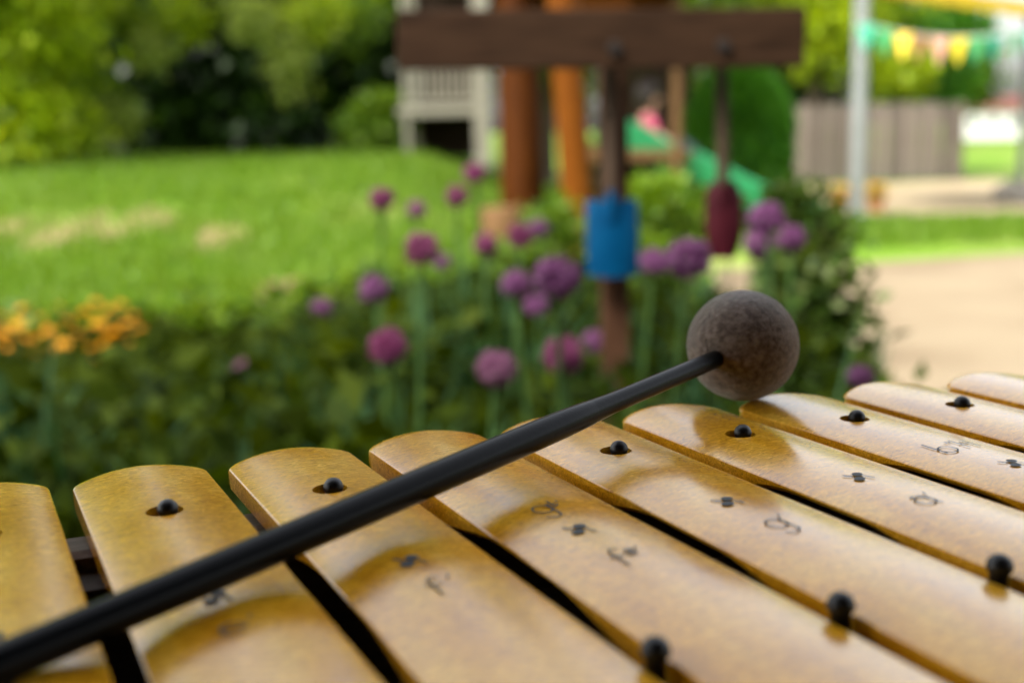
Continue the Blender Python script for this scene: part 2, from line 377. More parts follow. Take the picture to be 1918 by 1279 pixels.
def bar_mesh(i):
    tip = TIP[i] + .11; near = 2 * DM - tip
    ss = list(np.arange(.06, 1, .035))
    st = [near, near + .012, near + .035, near + .08]
    st += list(np.linspace(near + .16, tip - .5, 44)) + list(np.linspace(tip - .42, tip - .1, 6)) + [tip - .06, tip - .03, tip - .010, tip]
    xs = np.concatenate([[-1, -.985, -.95], np.linspace(-.86, .86, 17), [.95, .985, 1]]) * HW
    V = []; F = []; k = len(xs) + 4
    for d_ in st:
        a = abs(d_ - DM) / ((tip - near) / 2)                 # 0 middle .. 1 end
        und = float(sm((a - .12) / .33))                       # tuned hollow underneath
        t = .048 + (.165 - .048) * und
        e = min(tip - d_, d_ - near)
        rnd_ = .035 * max(0, 1 - e / .05) ** 2                  # softened end edges
        sgn = 1 if d_ > DM else -1
        fade = float(sm((a - .72) / .28))
        def pos(x, z):
            q = abs(x) / HW
            sh = (.14 * q * q + .045 * max(0, (q - .88) / .12) ** 2) * fade
            return ((x) * p, (d_ - sgn * sh - DM) * p, z * p)
        for x in xs:
            q = abs(x) / HW
            z = crown(x) - (.006 if q > .999 else 0.001 if q > .98 else 0)
            V.append(pos(x, z - rnd_ * .5))
        for x, z in ((HW, -t + .03 + rnd_), (HW - .03, -t + rnd_), (-HW + .03, -t + rnd_), (-HW, -t + .03 + rnd_)):
            V.append(pos(x, z))
    for s in range(len(st) - 1):
        for j in range(k):
            j2 = (j + 1) % k
            F.append((s * k + j, s * k + j2, (s + 1) * k + j2, (s + 1) * k + j))
    F.append(tuple(range(k - 1, -1, -1))); nn = (len(st) - 1) * k; F.append(tuple(range(nn, nn + k)))
    mb = MB(); mb.add(V, F)
    return mb.mesh()

def far_peg_d(i): return 6.77 - .07 * i + (.03 if i == -1 else 0)
bars = {}
dg = None
for i in range(-6, 7):
    o = link('bar', bar_mesh(i), M_bar, xyl)
    o.location = xl(i, DM, 0)
    cut = MB().lathe([(.110 * p, -.4 * p), (.110 * p, .4 * p)], 28, (0, (far_peg_d(i) - DM) * p, 0)).build('cut', None)
    bpy.context.view_layer.update(); cut.matrix_world = o.matrix_world
    md = o.modifiers.new('b', 'BOOLEAN'); md.object = cut; md.operation = 'DIFFERENCE'; md.solver = 'EXACT'
    bars[i] = (o, cut)
bpy.context.view_layer.update()
dg = bpy.context.evaluated_depsgraph_get()
for i, (o, cut) in bars.items():
    m2 = bpy.data.meshes.new_from_object(o.evaluated_get(dg)); o.modifiers.clear(); o.data = m2
    m2.polygons.foreach_set('use_smooth', [True] * len(m2.polygons)); m2.set_sharp_from_angle(angle=rad(28))
for i, (o, cut) in bars.items(): bpy.data.objects.remove(cut)
bars = {i: o for i, (o, c) in bars.items()}

# rubber pegs: one through each bar near the far end, one in each gap near the player
def dome(r, top, bot, neck=.8):
    pr = [(r * neck, bot), (r * neck, top - 1.55 * r), (r * .97, top - 1.2 * r)]
    for k in range(0, 9):
        a = k / 8 * math.pi / 2; pr.append((r * math.cos(a) + 1e-5, top - r + r * math.sin(a)))
    return pr
pf = MB().lathe(dome(.063 * p, .066 * p + CROWN * p, -.30 * p), 20).mesh(True, 60); pf.materials.append(M_rubber)
pn = MB().lathe(dome(.066 * p, .125 * p, -.45 * p, .72), 20).mesh(True, 60); pn.materials.append(M_rubber)
for i in range(-6, 7):
    o = link('peg', pf, None, xyl); o.location = xl(i + .022, far_peg_d(i), 0); o.rotation_euler = (rad(random.uniform(-4, 4)), rad(random.uniform(-4, 4)), 0)
for i in range(-6, 6):
    o = link('peg', pn, None, xyl); o.location = xl(i + .5, 3.93, 0); o.rotation_euler = (rad(random.uniform(-3, 3)), rad(random.uniform(-3, 3)), 0)

# frame: rails carrying the pegs, felt strips, resonator box
def quadbox(name, corners, zt, zb, m, parent=xyl):
    V = [xl(a, b, zt) for a, b in corners] + [xl(a, b, zb) for a, b in corners]
    return MB().add(V, [(0, 1, 2, 3), (7, 6, 5, 4), (0, 4, 5, 1), (1, 5, 6, 2), (2, 6, 7, 3), (3, 7, 4, 0)]).build(name, m, parent)
fl, fr_ = far_peg_d(-6.8), far_peg_d(6.8)
zb_ = -.118 / p
quadbox('far_rail', [(-6.8, fl + .22), (6.8, fr_ + .22), (6.8, fr_ + .60), (-6.8, fl + .60)], -.24, zb_ + .02, M_rail)
quadbox('felt_strip', [(-6.8, fl + .06), (6.8, fr_ + .06), (6.8, fr_ + .215), (-6.8, fl + .215)], -.20, -.55, M_greyfelt)
quadbox('peg_rail', [(-6.8, fl - .25), (6.8, fr_ - .25), (6.8, fr_ + .055), (-6.8, fl + .055)], -.29, -.75, M_boxwood)
quadbox('near_rail', [(-6.8, 3.45), (6.8, 3.45), (6.8, 4.15), (-6.8, 4.15)], -.32, zb_ + .02, M_boxwood)
quadbox('box_floor', [(-6.6, 4.16), (6.6, 4.16), (6.6, fr_ + .21), (-6.6, fl + .21)], zb_ + .3, zb_ + .02, M_boxwood)
quadbox('end_board', [(-6.98, 3.3), (-6.81, 3.3), (-6.81, fl + .75), (-6.98, fl + .75)], -.1, zb_ + .01, M_boxwood)
quadbox('end_board', [(6.81, 3.3), (6.98, 3.3), (6.98, fr_ + .75), (6.81, fr_ + .75)], -.1, zb_ + .01, M_boxwood)

# printed notes and maker's mark, following the crown of each bar
def on_crown(me):
    for v in me.vertices: v.co.z = p * crown(max(-HW, min(HW, v.co.x / p))) + .00035 + v.co.z * 0
def arc(cx, cy, rx, ry, a0, a1, k=14): return [(cx + rx * math.cos(rad(a0 + (a1 - a0) * t / k)), cy + ry * math.sin(rad(a0 + (a1 - a0) * t / k))) for t in range(k + 1)]
GL = {  # thin stroke letters, x height 1
 'a': [arc(.45, .45, .42, .45, 0, 360, 20), [(.88, .95), (.88, .12), (1.0, -.02)], [(.12, .98), (.4, 1.08), (.7, 1.02), (.88, .85)]],
 'b': [[(.05, 1.75), (.05, .05)], arc(.5, .47, .45, .47, 0, 360, 20)],
 'c': [arc(.5, .47, .45, .5, 50, 310, 18)],
 'd': [[(.95, 1.75), (.95, 0)], arc(.5, .47, .45, .47, 0, 360, 20)],
 'e': [[(.08, .5), (.92, .5)] + arc(.5, .48, .43, .5, 5, 310, 18)],
 'f': [arc(.44, 1.42, .22, .28, 30, 180, 10) + [(.22, .0)], [(-.05, .95), (.6, .95)]],
 'g': [arc(.45, .47, .42, .47, 0, 360, 20), [(.88, .98), (.88, -.3)] + arc(.48, -.3, .40, .38, 0, -150, 10)],
 'H': [[(.0, 1.5), (.0, 0)], [(.75, 1.5), (.75, 0)], [(0, .78), (.75, .78)]],
 '#': [[(.15, 1.0), (.15, 0)], [(.45, 1.1), (.45, .1)], [(-.05, .3), (.65, .42)], [(-.05, .68), (.65, .8)]],
 'v': [[(.05, 1.2), (.05, 0), (.4, .35), (.3, .62), (.05, .5)]],
 "'": [[(.1, 1.3), (.02, 1.0)]],
 '=': [[(.1, 1.3), (.02, 1.0)], [(.32, 1.3), (.24, 1.0)]],
}
def text_part(i, glyphs, n_, d_, size=.14, sw=.0125):
    """printed note: letters of thin strokes laid on the crown"""
    V = []; F = []
    for ch, ox, oy, sc in glyphs:
        for st in GL[ch]:
            q = [Vector((x * sc + ox, y * sc + oy)) * size for x, y in st]
            if (q[0] - q[-1]).length < 1e-6: q[-1] = q[0]
            base = len(V)
            for k, c in enumerate(q):
                t = (q[min(k + 1, len(q) - 1)] - q[max(k - 1, 0)]).normalized(); nn = Vector((-t.y, t.x)) * sw / 2
                for e in (c + nn, c - nn): V.append(((e.x + n_) * p, (e.y + d_ - DM) * p, 0))
            for k in range(len(q) - 1): F.append((base + 2 * k, base + 2 * k + 1, base + 2 * k + 3, base + 2 * k + 2))
    me = bpy.data.meshes.new('note'); me.from_pydata(V, [], F); me.update(); on_crown(me); me.materials.append(M_ink)
    return link('printed_note', me, None, bars[i])
def mark(i, d_, n_=0.0):
    bm = bmesh.new()
    def ell(cx, cy, a, b, rot, seg=18):
        vs_ = []
        for k in range(seg):
            t = 2 * math.pi * k / seg; x, y = a * math.cos(t), b * math.sin(t)
            vs_.append(bm.verts.new(((cx + x * math.cos(rot) - y * math.sin(rot) + n_) * p, (cy + x * math.sin(rot) + y * math.cos(rot) + d_ - DM) * p, 0)))
        bm.faces.new(vs_)
    ell(.026, .038, .040, .034, .3); ell(-.025, -.039, .041, .034, .3)
    for pts in ([(-.074, .060), (-.064, .074), (-.024, .024), (-.034, .008)], [(.034, -.010), (.044, .005), (.079, -.062), (.069, -.076)]):
        bm.faces.new([bm.verts.new(((x + n_) * p, (y + d_ - DM) * p, 0)) for x, y in pts])
    me = bpy.data.meshes.new('mark'); bm.to_mesh(me); bm.free(); on_crown(me); me.materials.append(M_ink)
    link('printed_mark', me, None, bars[i])
for i in range(-4, 5): mark(i, 5.46 - (.26 if i >= 2 else 0), -.02 if i < 2 else .04)
PR = ("'", 1.12, .2, .9)
for i, g, n_, d_ in ((-4, [('d', 0, 0, 1), PR], -.08, 4.85), (-3, [('e', 0, 0, 1), PR], -.09, 4.92), (-2, [('f', 0, 0, 1), ("'", .95, .35, 1)], -.07, 4.90),
                    (-1, [('f', 0, 0, 1), ('#', .75, .75, .75), ("'", 1.35, .6, .8)], -.09, 4.80), (-1, [('g', 0, 0, 1), ('v', 1.05, .5, .7), ("'", 1.45, .4, .7)], -.10, 5.74),
                    (0, [('g', 0, 0, 1), PR], -.08, 4.88), (1, [('a', 0, 0, 1), PR], -.08, 4.78), (2, [('b', 0, 0, 1), ('=', 1.25, .35, .9), ('H', 1.75, .25, .95)], -.14, 5.52), (3, [('c', 0, 0, 1), ('=', 1.2, .2, 1)], -.09, 4.75)):
    text_part(i, g, n_, d_ + .06)

# ------------------------------------------------------------------ mallet lying across the bars
def cray(px, py): return fw + cr_ * ((px - 959) / FPX) - cu_ * ((py - 639.5) / FPX)
mb_c = Vector((0, 0, CAM_H)) + cray(1391, 647) * (9.5 * p)
mb_l = Vector((0, 0, CAM_H)) + cray(12, 1237) * (4.82 * p)
RB = .4465 * p
mal = empty('mallet', (mb_c.x, mb_c.y, mb_c.z - RB))
tag(mal, 'mallet with brown felt ball head and black handle lying across the xylophone bars', 'mallet')
inv = -Vector(mal.location)
bm = bmesh.new(); bmesh.ops.create_icosphere(bm, subdivisions=6, radius=RB)
from mathutils import noise
for v in bm.verts:
    q = v.co.normalized(); k = 1 + .006 * noise.noise(q * 3) + .005 * noise.noise(q * 22) + .005 * noise.noise(q * 55)
    v.co = q * RB * k + mb_c + inv
me = bpy.data.meshes.new('head'); bm.to_mesh(me); bm.free(); me.polygons.foreach_set('use_smooth', [True] * len(me.polygons))
head = link('head', me, M_felt, mal)
nf = 9000; q = unit(rng.normal(size=(nf, 3)))
t = unit(np.cross(q, rng.normal(size=(nf, 3)))); L = rng.uniform(.0004, .0013, (nf, 1)); wd = .00006
D_ = unit(q * rng.uniform(.1, 1.0, (nf, 1)) + t); S_ = unit(np.cross(D_, q))
B_ = q * RB * .997 + np.array(mb_c + inv)
V = np.stack([B_ - S_ * wd, B_ + S_ * wd, B_ + D_ * L], 1).reshape(-1, 3)
tag(link('fuzz', quads_mesh(V, nf, 3), M_fuzz, head), kind='stuff')
ax_c = Vector((0, 0, CAM_H)) + cray(1391, 651) * (9.5 * p); ax_ = mb_l - ax_c
prof = [(.07, .070), (.12, .0705), (.26, .071), (.30, .073), (.345, .083), (.39, .0905), (.44, .0925), (.60, .0915), (.80, .089), (1.0, .0855), (1.035, .085), (1.045, .075), (1.047, .05)]
mb = MB(); mb.tube([ax_c + ax_ * s + inv for s, r in prof[:5]], [r * p for s, r in prof[:5]], 28)
hnd = mb.build('handle', M_stick, mal, True, 50)
mb = MB(); mb.tube([ax_c + ax_ * s + inv for s, r in [(.325, .079)] + prof[4:]], [r * p + .0001 for s, r in [(.325, .070)] + prof[4:]], 28)
mb.build('grip', M_stick, hnd, True, 50)

# ------------------------------------------------------------------ table under the instrument
tb = empty('table', (xy_loc.x, xy_loc.y, 0), XY_RZ); tag(tb, 'plain wooden table under the xylophone', 'table')
tw, td0, td1 = 7.2 * p, (2.4 - DM) * p, (7.5 - DM) * p
nb = 5
for k in range(nb):
    a = td0 + (td1 - td0) * k / nb; b = td0 + (td1 - td0) * (k + 1) / nb - .004
    MB().box((0, (a + b) / 2, TABLE_Z - .0125), (2 * tw, b - a, .024), None, .003).build('board', M_table, tb)
for sx in (-1, 1):
    for y in (td0 + .03, td1 - .03):
        MB().box((sx * (tw - .04), y, (TABLE_Z - .025) / 2), (.045, .045, TABLE_Z - .027), None, .003).build('leg', M_table, tb)

# ------------------------------------------------------------------ tool rack with two spades
YR = 2.2
a, b = at(750, 82, YR), at(1491, 76, YR); hgt = 101 / FPX * YR
pc = at(1150, 400, YR + .05)
rk = empty('tool_rack', (pc.x, pc.y, 0)); tag(rk, 'dark brown T shaped timber rack standing in the flower bed', 'rack')
inv_r = -Vector(rk.location)
ang = math.atan2(b.z - a.z, b.x - a.x)
MB().box((a + b) / 2 + inv_r + Vector((0, -.06, 0)), ((b - a).length, .03, hgt), Matrix.Rotation(-ang, 3, 'Y'), .004).build('crossbar', M_plank, rk)
top = at(1138, 36, YR + .05).z
MB().box((0, 0, top / 2 - .05), (.052, .055, top + .08), None, .004).build('post', M_postw, rk)
for px_, py_ in ((1150, 92), (1352, 88)):
    h0 = at(px_, py_, YR - .06) + inv_r
    MB().tube([h0 + Vector((0, .075, 0)), h0 + Vector((0, -.016, 0)), h0 + Vector((0, -.0165, 0)), h0 + Vector((0, -.024, 0))], [.006, .006, .013, .011], 10).build('bolt', M_iron, rk, True)

def spade(name, label, hx, top_py, sock_py, blade_top, blade_bot, wpx, Yd, mblade, hwid, blunt=True):
    pt, pb = at(hx, top_py, Yd), at(hx + (blade_bot - top_py) * .014, blade_bot, Yd)
    e = empty(name, pb); tag(e, label, 'spade')
    i_ = -pb
    sc = Yd / FPX; hgtb = (blade_bot - blade_top) * sc; wdt = wpx * sc
    zs = at(hx, sock_py, Yd).z - pb.z; zt = pt.z - pb.z; dx = pt.x - pb.x
    MB().tube([(dx * zs / zt, 0, zs - .01), (dx, 0, zt)], [hwid * sc / 2, hwid * sc / 2 * .95], 12).build('handle', M_handle, e, True)
    # grip loop on top, over the hook
    MB().tube([(dx - .022, 0, zt - .002), (dx + .022, 0, zt - .002)], [.010, .010], 10).build('grip', M_handle, e, True)
    MB().tube([(dx * zs / zt, 0, zs + .012), (dx * .5 * hgtb / zt, -.004, hgtb - .035)], [hwid * sc * .44, hwid * sc * .30], 12).build('socket', mblade, e, True)
    # dished blade with thickness
    nu, nvv = 9, 10; V = []; F = []
    for sgn in (0, 1):
        for j in range(nvv + 1):
            v = j / nvv; z = v * hgtb
            half = wdt / 2 * (1.0 if blunt else (.62 + .38 * min(1, (v / .3)) ** .7) * (1 if v < .8 else 1 - .35 * (v - .8) / .2))
            if blunt and v > .93: half *= .96
            for k in range(nu + 1):
                u = k / nu * 2 - 1
                zz = z + (0 if not blunt else (.006 * (1 - u * u) if j == 0 else 0)) * -1
                V.append((u * half, -.012 + .014 * u * u + sgn * .0025 + .012 * v * v, zz))
    nn = (nu + 1) * (nvv + 1)
    for sgn in (0, 1):
        for j in range(nvv):
            for k in range(nu):
                q = [sgn * nn + j * (nu + 1) + k, sgn * nn + j * (nu + 1) + k + 1, sgn * nn + (j + 1) * (nu + 1) + k + 1, sgn * nn + (j + 1) * (nu + 1) + k]
                F.append(tuple(q if sgn == 0 else q[::-1]))
    rim = [k for k in range(nu + 1)] + [j * (nu + 1) + nu for j in range(1, nvv + 1)] + [nvv * (nu + 1) + k for k in range(nu - 1, -1, -1)] + [j * (nu + 1) for j in range(nvv - 1, 0, -1)]
    for k in range(len(rim)):
        a_, b_ = rim[k], rim[(k + 1) % len(rim)]; F.append((a_, a_ + nn, b_ + nn, b_))
    MB().add(V, F).build('blade', mblade, e, True, 50)
spade('blue_spade', 'small spade with blue square blade hanging on the timber rack post', 1142, 96, 345, 375, 513, 98, YR - .012, M_blue, 26)
spade('maroon_spade', 'small spade with narrow maroon blade hanging from right end of the rack', 1351, 92, 335, 340, 484, 70, YR - .012, M_red, 24, False)

# ------------------------------------------------------------------ flower bed planting
def bed_clumps(nc, k0, k1, hlim, xlim=.60):
    out = []
    while len(out) < nc:
        y = rng.uniform(.80, 5.5); x = rng.uniform(max(-4.0, -.62 * y), xlim)
        pxx = 959 + x / y * FPX
        f = float(sm((pxx - 430) / 280)); k = k0 + (k1 - k0) * f
        h = max(.10, min(hlim, .9 - k * y))
        out.append((x, y, h * rng.uniform(.35, 1.12) * (1 + .22 * math.sin(x * 5.1 + y * 2.3) * math.sin(y * 4.3 - x * 1.7))))
    return np.array(out)
# broad leaved perennials
cl = bed_clumps(1000, .205, .135, .46)
Pl, Dl, Ll = [], [], []
for x, y, h in cl:
    k = 52; hh = h * rng.random(k) ** .6; r_ = .10 * rng.random(k) ** .5 * (.5 + hh / max(h, .01))
    a = rng.uniform(0, 6.283, k)
    Pl.append(np.stack([x + r_ * np.cos(a), y + r_ * np.sin(a), hh], -1))
    Dl.append(np.stack([np.cos(a), np.sin(a), rng.normal(.35, .45, k)], -1)); Ll.append(rng.uniform(.04, .09, k))
tag(link('bed_foliage', leaf_mesh(np.concatenate(Pl), np.concatenate(Dl), np.concatenate(Ll), .55), M_broad), 'dense dark green leafy planting filling the flower bed', 'foliage', kind='stuff')
# looser leafy clumps in front of the edging stones
Pl, Dl, Ll = [], [], []
for k in range(46):
    x = rng.uniform(-2.9, .1); y = rng.uniform(4.9, 5.9); h = rng.uniform(.14, .32) * (1 if x > -1.3 else .5); kk = 46
    hh = h * rng.random(kk) ** .6; r_ = .13 * rng.random(kk) ** .5; a = rng.uniform(0, 6.283, kk)
    Pl.append(np.stack([x + r_ * np.cos(a), y + r_ * np.sin(a), hh], -1)); Dl.append(np.stack([np.cos(a), np.sin(a), rng.normal(.5, .45, kk)], -1)); Ll.append(rng.uniform(.05, .10, kk))
tag(link('edge_foliage', leaf_mesh(np.concatenate(Pl), np.concatenate(Dl), np.concatenate(Ll), .5), M_mid), 'loose green leafy clumps along the back edge of the bed', 'foliage', kind='stuff')
# strap leaves of the alliums and bulbs
cl = bed_clumps(330, .20, .115, .5)
V = []
for x, y, h in cl:
    if 959 + x / y * FPX < 450 and rng.random() < .6: continue
    for _ in range(22):
        a = rng.uniform(0, 6.283); le = h * rng.uniform(.7, 1.15); lean = rng.uniform(.1, .6); wd = rng.uniform(.004, .009)
        b0 = np.array([x + rng.normal(0, .03), y + rng.normal(0, .03), 0]); dr = np.array([math.cos(a), math.sin(a), 0]); sd = np.array([-math.sin(a), math.cos(a), 0])
        pts = [b0 + dr * le * lean * t * t + np.array([0, 0, le * (t - .22 * lean * t ** 3)]) for t in (0, .35, .7, 1)]
        ws = [wd, wd * 1.1, wd * .8, wd * .1]
        for q in range(3):
            V += [pts[q] - sd * ws[q], pts[q] + sd * ws[q], pts[q + 1] + sd * ws[q + 1], pts[q + 1] - sd * ws[q + 1]]
V = np.array(V); tag(link('strap_leaves', quads_mesh(V, len(V) // 4), M_strap), 'upright blue green strap leaves between the alliums', 'foliage', kind='stuff')

# alliums, each its own plant
def floret_ball(r, k, seed):
    g = np.random.default_rng(seed)
    i = np.arange(k) + .5; ph = np.arccos(1 - 2 * i / k); th = math.pi * (1 + 5 ** .5) * i
    q = np.stack([np.cos(th) * np.sin(ph), np.sin(th) * np.sin(ph), np.cos(ph)], -1)
    Vv = []
    for d in q:
        d = d / np.linalg.norm(d); t = np.cross(d, g.normal(size=3)); t /= np.linalg.norm(t); bt = np.cross(d, t)
        c = d * r * g.uniform(.62, 1.06)
        for s in range(5):
            a = 2 * math.pi * s / 5; e = t * math.cos(a) + bt * math.sin(a); sd = -t * math.sin(a) + bt * math.cos(a); l = r * .30
            Vv += [c - d * r * .12, c + e * l * .5 + sd * l * .22, c + e * l + d * r * .10, c + e * l * .5 - sd * l * .22]
    return quads_mesh(np.array(Vv), len(Vv) // 4)
heads = []
for j in range(3):
    me = floret_ball(1.0, 130, j); me.materials.append(M_petal[j]); heads.append(me)
core_me = None
ALL = [  # px, py, diameter px, tint, label
 (716, 373, 48, 1, 'dark purple allium ball standing highest at the far left over the lawn'),
 (780, 392, 36, 2, 'small faded allium ball right of the highest left one'),
 (856, 368, 42, 1, 'small purple allium ball over the lawn below the topmost one'),
 (889, 325, 42, 1, 'topmost small purple allium ball under the rack crossbar'),
 (790, 466, 68, 1, 'large magenta purple allium ball against the bright lawn'),
 (910, 458, 46, 1, 'medium allium ball left of the orange timber post foot'),
 (975, 442, 48, 1, 'left one of two joined allium balls before the red brown post'),
 (1008, 428, 38, 0, 'right one of two joined allium balls before the red brown post'),
 (966, 531, 54, 0, 'light purple allium ball left of the largest pale one'),
 (1042, 520, 84, 0, 'largest pale purple allium ball left of the blue spade'),
 (1004, 572, 46, 0, 'shaded allium ball just under the largest pale one'),
 (700, 541, 54, 0, 'single purple allium ball above the peach edging stones'),
 (604, 576, 40, 0, 'small lilac allium ball farthest left beside the edging stones'),
 (727, 649, 72, 1, 'low bright magenta allium ball at the left of the bed'),
 (930, 690, 76, 2, 'low wide rosy allium ball above the mallet handle'),
 (1055, 665, 74, 1, 'low round magenta allium ball left of the rack post'),
 (1115, 640, 48, 0, 'low dim purple allium ball touching the rack post'),
 (1225, 490, 54, 0, 'purple allium ball just right of the blue spade blade'),
 (1289, 484, 84, 0, 'big purple allium ball between the two spades'),
 (1436, 408, 66, 0, 'highest purple allium ball right of the maroon spade'),
 (1422, 455, 58, 0, 'lower left allium ball of the trio right of the maroon spade'),
 (1482, 446, 52, 0, 'right hand allium ball of the trio beside the vine'),
 (455, 690, 36, 2, 'tiny faded pink allium ball low at the left'),
 (1612, 706, 50, 0, 'low lilac allium ball behind the right hand bars'),
 (828, 490, 34, 0, 'dim small allium ball behind the large magenta one'),
]
for px_, py_, dm, tint, lab in ALL:
    dd = min(2.7, max(1.3, .050 * FPX / dm)); dd = {1612: 1.25}.get(px_, dd)
    c = at(px_, py_, dd); r_ = dm * dd / FPX / 2
    bx, by = c.x + random.uniform(-.05, .05), c.y + random.uniform(-.03, .08)
    e = empty('allium', (bx, by, 0)); tag(e, lab, 'flower', 'purple alliums in the flower bed')
    lc = c - Vector((bx, by, 0))
    MB().tube([(0, 0, -.01), (lc.x * .25, lc.y * .25, lc.z * .5), (lc.x * .8, lc.y * .8, lc.z * .85), lc], [.0045, .004, .0035, .0035], 8).build('stem', M_stem, e, True)
    hd = link('flower_head', heads[tint], None, e); hd.location = lc; hd.scale = (r_, r_, r_ * random.uniform(.86, .96)); hd.rotation_euler = (random.uniform(-.3, .3), random.uniform(-.3, .3), random.uniform(0, 6))
    V = []
    for _ in range(7):
        a = random.uniform(0, 6.283); le = min(.38, lc.z * random.uniform(.5, .8)); wd = random.uniform(.006, .011)
        dr = np.array([math.cos(a), math.sin(a), 0]); sd = np.array([-math.sin(a), math.cos(a), 0])
        pts = [dr * le * .6 * t * t + np.array([0, 0, le * (t - .3 * t ** 3)]) for t in (0, .35, .7, 1)]
        ws = [wd, wd * 1.1, wd * .8, wd * .1]
        for q in range(3): V += [pts[q] - sd * ws[q], pts[q] + sd * ws[q], pts[q + 1] + sd * ws[q + 1], pts[q + 1] - sd * ws[q + 1]]
    V = np.array(V); link('leaf_tuft', quads_mesh(V, len(V) // 4), M_strap, e)

def shrub(name, label, cat, base, ells, nleaf, clumps, size, m, group=None, spread=.22, stems=3, aspect=.6, shell=.5, trunk_r=.012):
    e = empty(name, base); tag(e, label, cat, group)
    P, D2 = cloud(ells, nleaf, clumps, spread, shell)
    P[:, 2] = np.maximum(P[:, 2], .02)
    cw = link('crown', leaf_mesh(P, D2, rng.uniform(size * .7, size * 1.3, nleaf), aspect), m, e); cw['kind'] = 'stuff'
    mb = MB()
    for k in range(stems):
        el = ells[k % len(ells)]; a = random.uniform(0, 6.28)
        tpt = Vector((el[0] + .4 * el[3] * math.cos(a), el[1] + .4 * el[4] * math.sin(a), el[2] + .5 * el[5]))
        mb.tube([(tpt.x * .1, tpt.y * .1, -.03), (tpt.x * .5 + .02, tpt.y * .5, tpt.z * .5), tpt], [trunk_r, trunk_r * .75, trunk_r * .3], 7)
    mb.build('trunk', M_bark, e, True)
    return e
# leafy climber at the right end of the bed
cb = at(1500, 700, 2.3)
shrub('leafy_vine', 'tall narrow leafy plant at the right end of the flower bed', 'plant', (cb.x, cb.y, 0),
      [(-.015, 0, .70, .05, .07, .09), (.0, 0, .58, .085, .09, .14), (.01, .0, .42, .09, .09, .16), (0, 0, .22, .10, .1, .2), (.035, 0, .50, .05, .05, .22), (-.05, 0, .36, .06, .06, .12)], 4600, 300, .034, M_vine, spread=.30)
lb = at(1250, 400, 4.4)
shrub('lime_shrub', 'bright lime green shrub between the blue and maroon spades', 'shrub', (lb.x, lb.y, 0),
      [(-.03, 0, .66, .09, .12, .08), (-.02, 0, .60, .10, .12, .09), (.05, .02, .50, .10, .13, .10), (-.04, 0, .42, .11, .14, .13), (.02, 0, .2, .13, .15, .2)], 2600, 120, .05, M_lime, spread=.3)
lb = at(1030, 380, 5.0)
shrub('leafy_perennial', 'green leafy perennial at the foot of the timber posts', 'plant', (lb.x, lb.y, 0),
      [(0, 0, .54, .10, .10, .08), (.06, 0, .38, .12, .12, .14), (-.06, 0, .2, .12, .12, .2)], 1300, 70, .05, M_mid, spread=.3)
lb = at(1060, 470, 3.2)
shrub('leafy_perennial', 'low green perennial behind the largest pale allium', 'plant', (lb.x, lb.y, 0),
      [(0, 0, .42, .10, .10, .12), (-.14, 0, .40, .09, .10, .12), (-.05, 0, .2, .15, .12, .2)], 1500, 80, .045, M_broad, spread=.3)

# marigolds at the left, and peach edging stones along the back of the bed
me_m = None
def marigold_mesh():
    Vv = []
    for ring, (k, rr_, tl) in enumerate(((16, 1.0, .15), (13, .78, .45), (10, .5, .8), (6, .25, 1.1))):
        for s in range(k):
            a = 2 * math.pi * (s + ring * .5) / k; dr = np.array([math.cos(a), math.sin(a), 0]); sd = np.array([-math.sin(a), math.cos(a), 0]); z = np.array([0, 0, 1.])
            Vv += [z * .1 * ring, dr * rr_ * .6 + sd * .2 + z * (.25 * tl + .1 * ring), dr * rr_ + z * .35 * tl, dr * rr_ * .6 - sd * .2 + z * (.25 * tl + .1 * ring)]
    return quads_mesh(np.array(Vv), len(Vv) // 4)
me_m = marigold_mesh(); me_m.materials.append(M_orange)
me_ms = MB().tube([(0, 0, 0), (.004, 0, .6), (0, 0, 1)], [.005, .004, .004], 6).mesh(True); me_ms.materials.append(M_stem)
mg = [(8, 622, 34), (34, 604, 30), (22, 650, 36), (58, 636, 40), (62, 664, 34), (92, 618, 34), (96, 650, 30), (128, 600, 30), (120, 640, 26), (160, 582, 32), (186, 604, 34), (206, 578, 30), (214, 622, 34), (236, 604, 28), (196, 640, 28), (128, 676, 36), (158, 684, 32), (176, 672, 26), (148, 622, 22), (244, 640, 20), (2, 590, 26), (78, 592, 22), (10, 680, 30), (44, 690, 26), (40, 575, 24), (110, 572, 22), (180, 562, 22), (228, 566, 22), (250, 588, 22), (-10, 640, 30), (84, 688, 24), (104, 702, 26), (140, 704, 24), (176, 700, 24), (262, 612, 20), (168, 650, 24)]
for px_, py_, dm in mg:
    c = at(px_, py_, 4.9 - (py_ - 600) * .006); hz = c.z
    e = empty('marigold', (c.x, c.y, 0)); tag(e, 'orange yellow marigold in the flowering row at the far left', 'flower', 'orange marigolds at the left end of the bed')
    st = link('stem', me_ms, None, e); st.scale = (1, 1, max(.05, hz))
    hd = link('flower_head', me_m, None, e); s_ = dm * 4.9 / FPX / 2 * 1.15; hd.location = (0, 0, hz - .01); hd.scale = (s_, s_, s_ * .9); hd.rotation_euler = (random.uniform(-.2, .6), random.uniform(-.3, .3), random.uniform(0, 6))
for (px_, py_, w_) in ((690, 578, 24), (745, 585, 28), (845, 560, 22), (540, 590, 18), (385, 612, 18)):
    c = at(px_, py_, 5.2)
    e = empty('marigold', (c.x, c.y, 0)); tag(e, 'small orange marigold in front of the peach edging stones', 'flower', 'orange marigolds before the edging stones')
    st = link('stem', me_ms, None, e); st.scale = (1, 1, max(.05, c.z))
    hd = link('flower_head', me_m, None, e); s_ = w_ * 5.2 / FPX / 2 * 1.2; hd.location = (0, 0, c.z - .01); hd.scale = (s_, s_, s_ * .9); hd.rotation_euler = (.4, 0, random.uniform(0, 6))
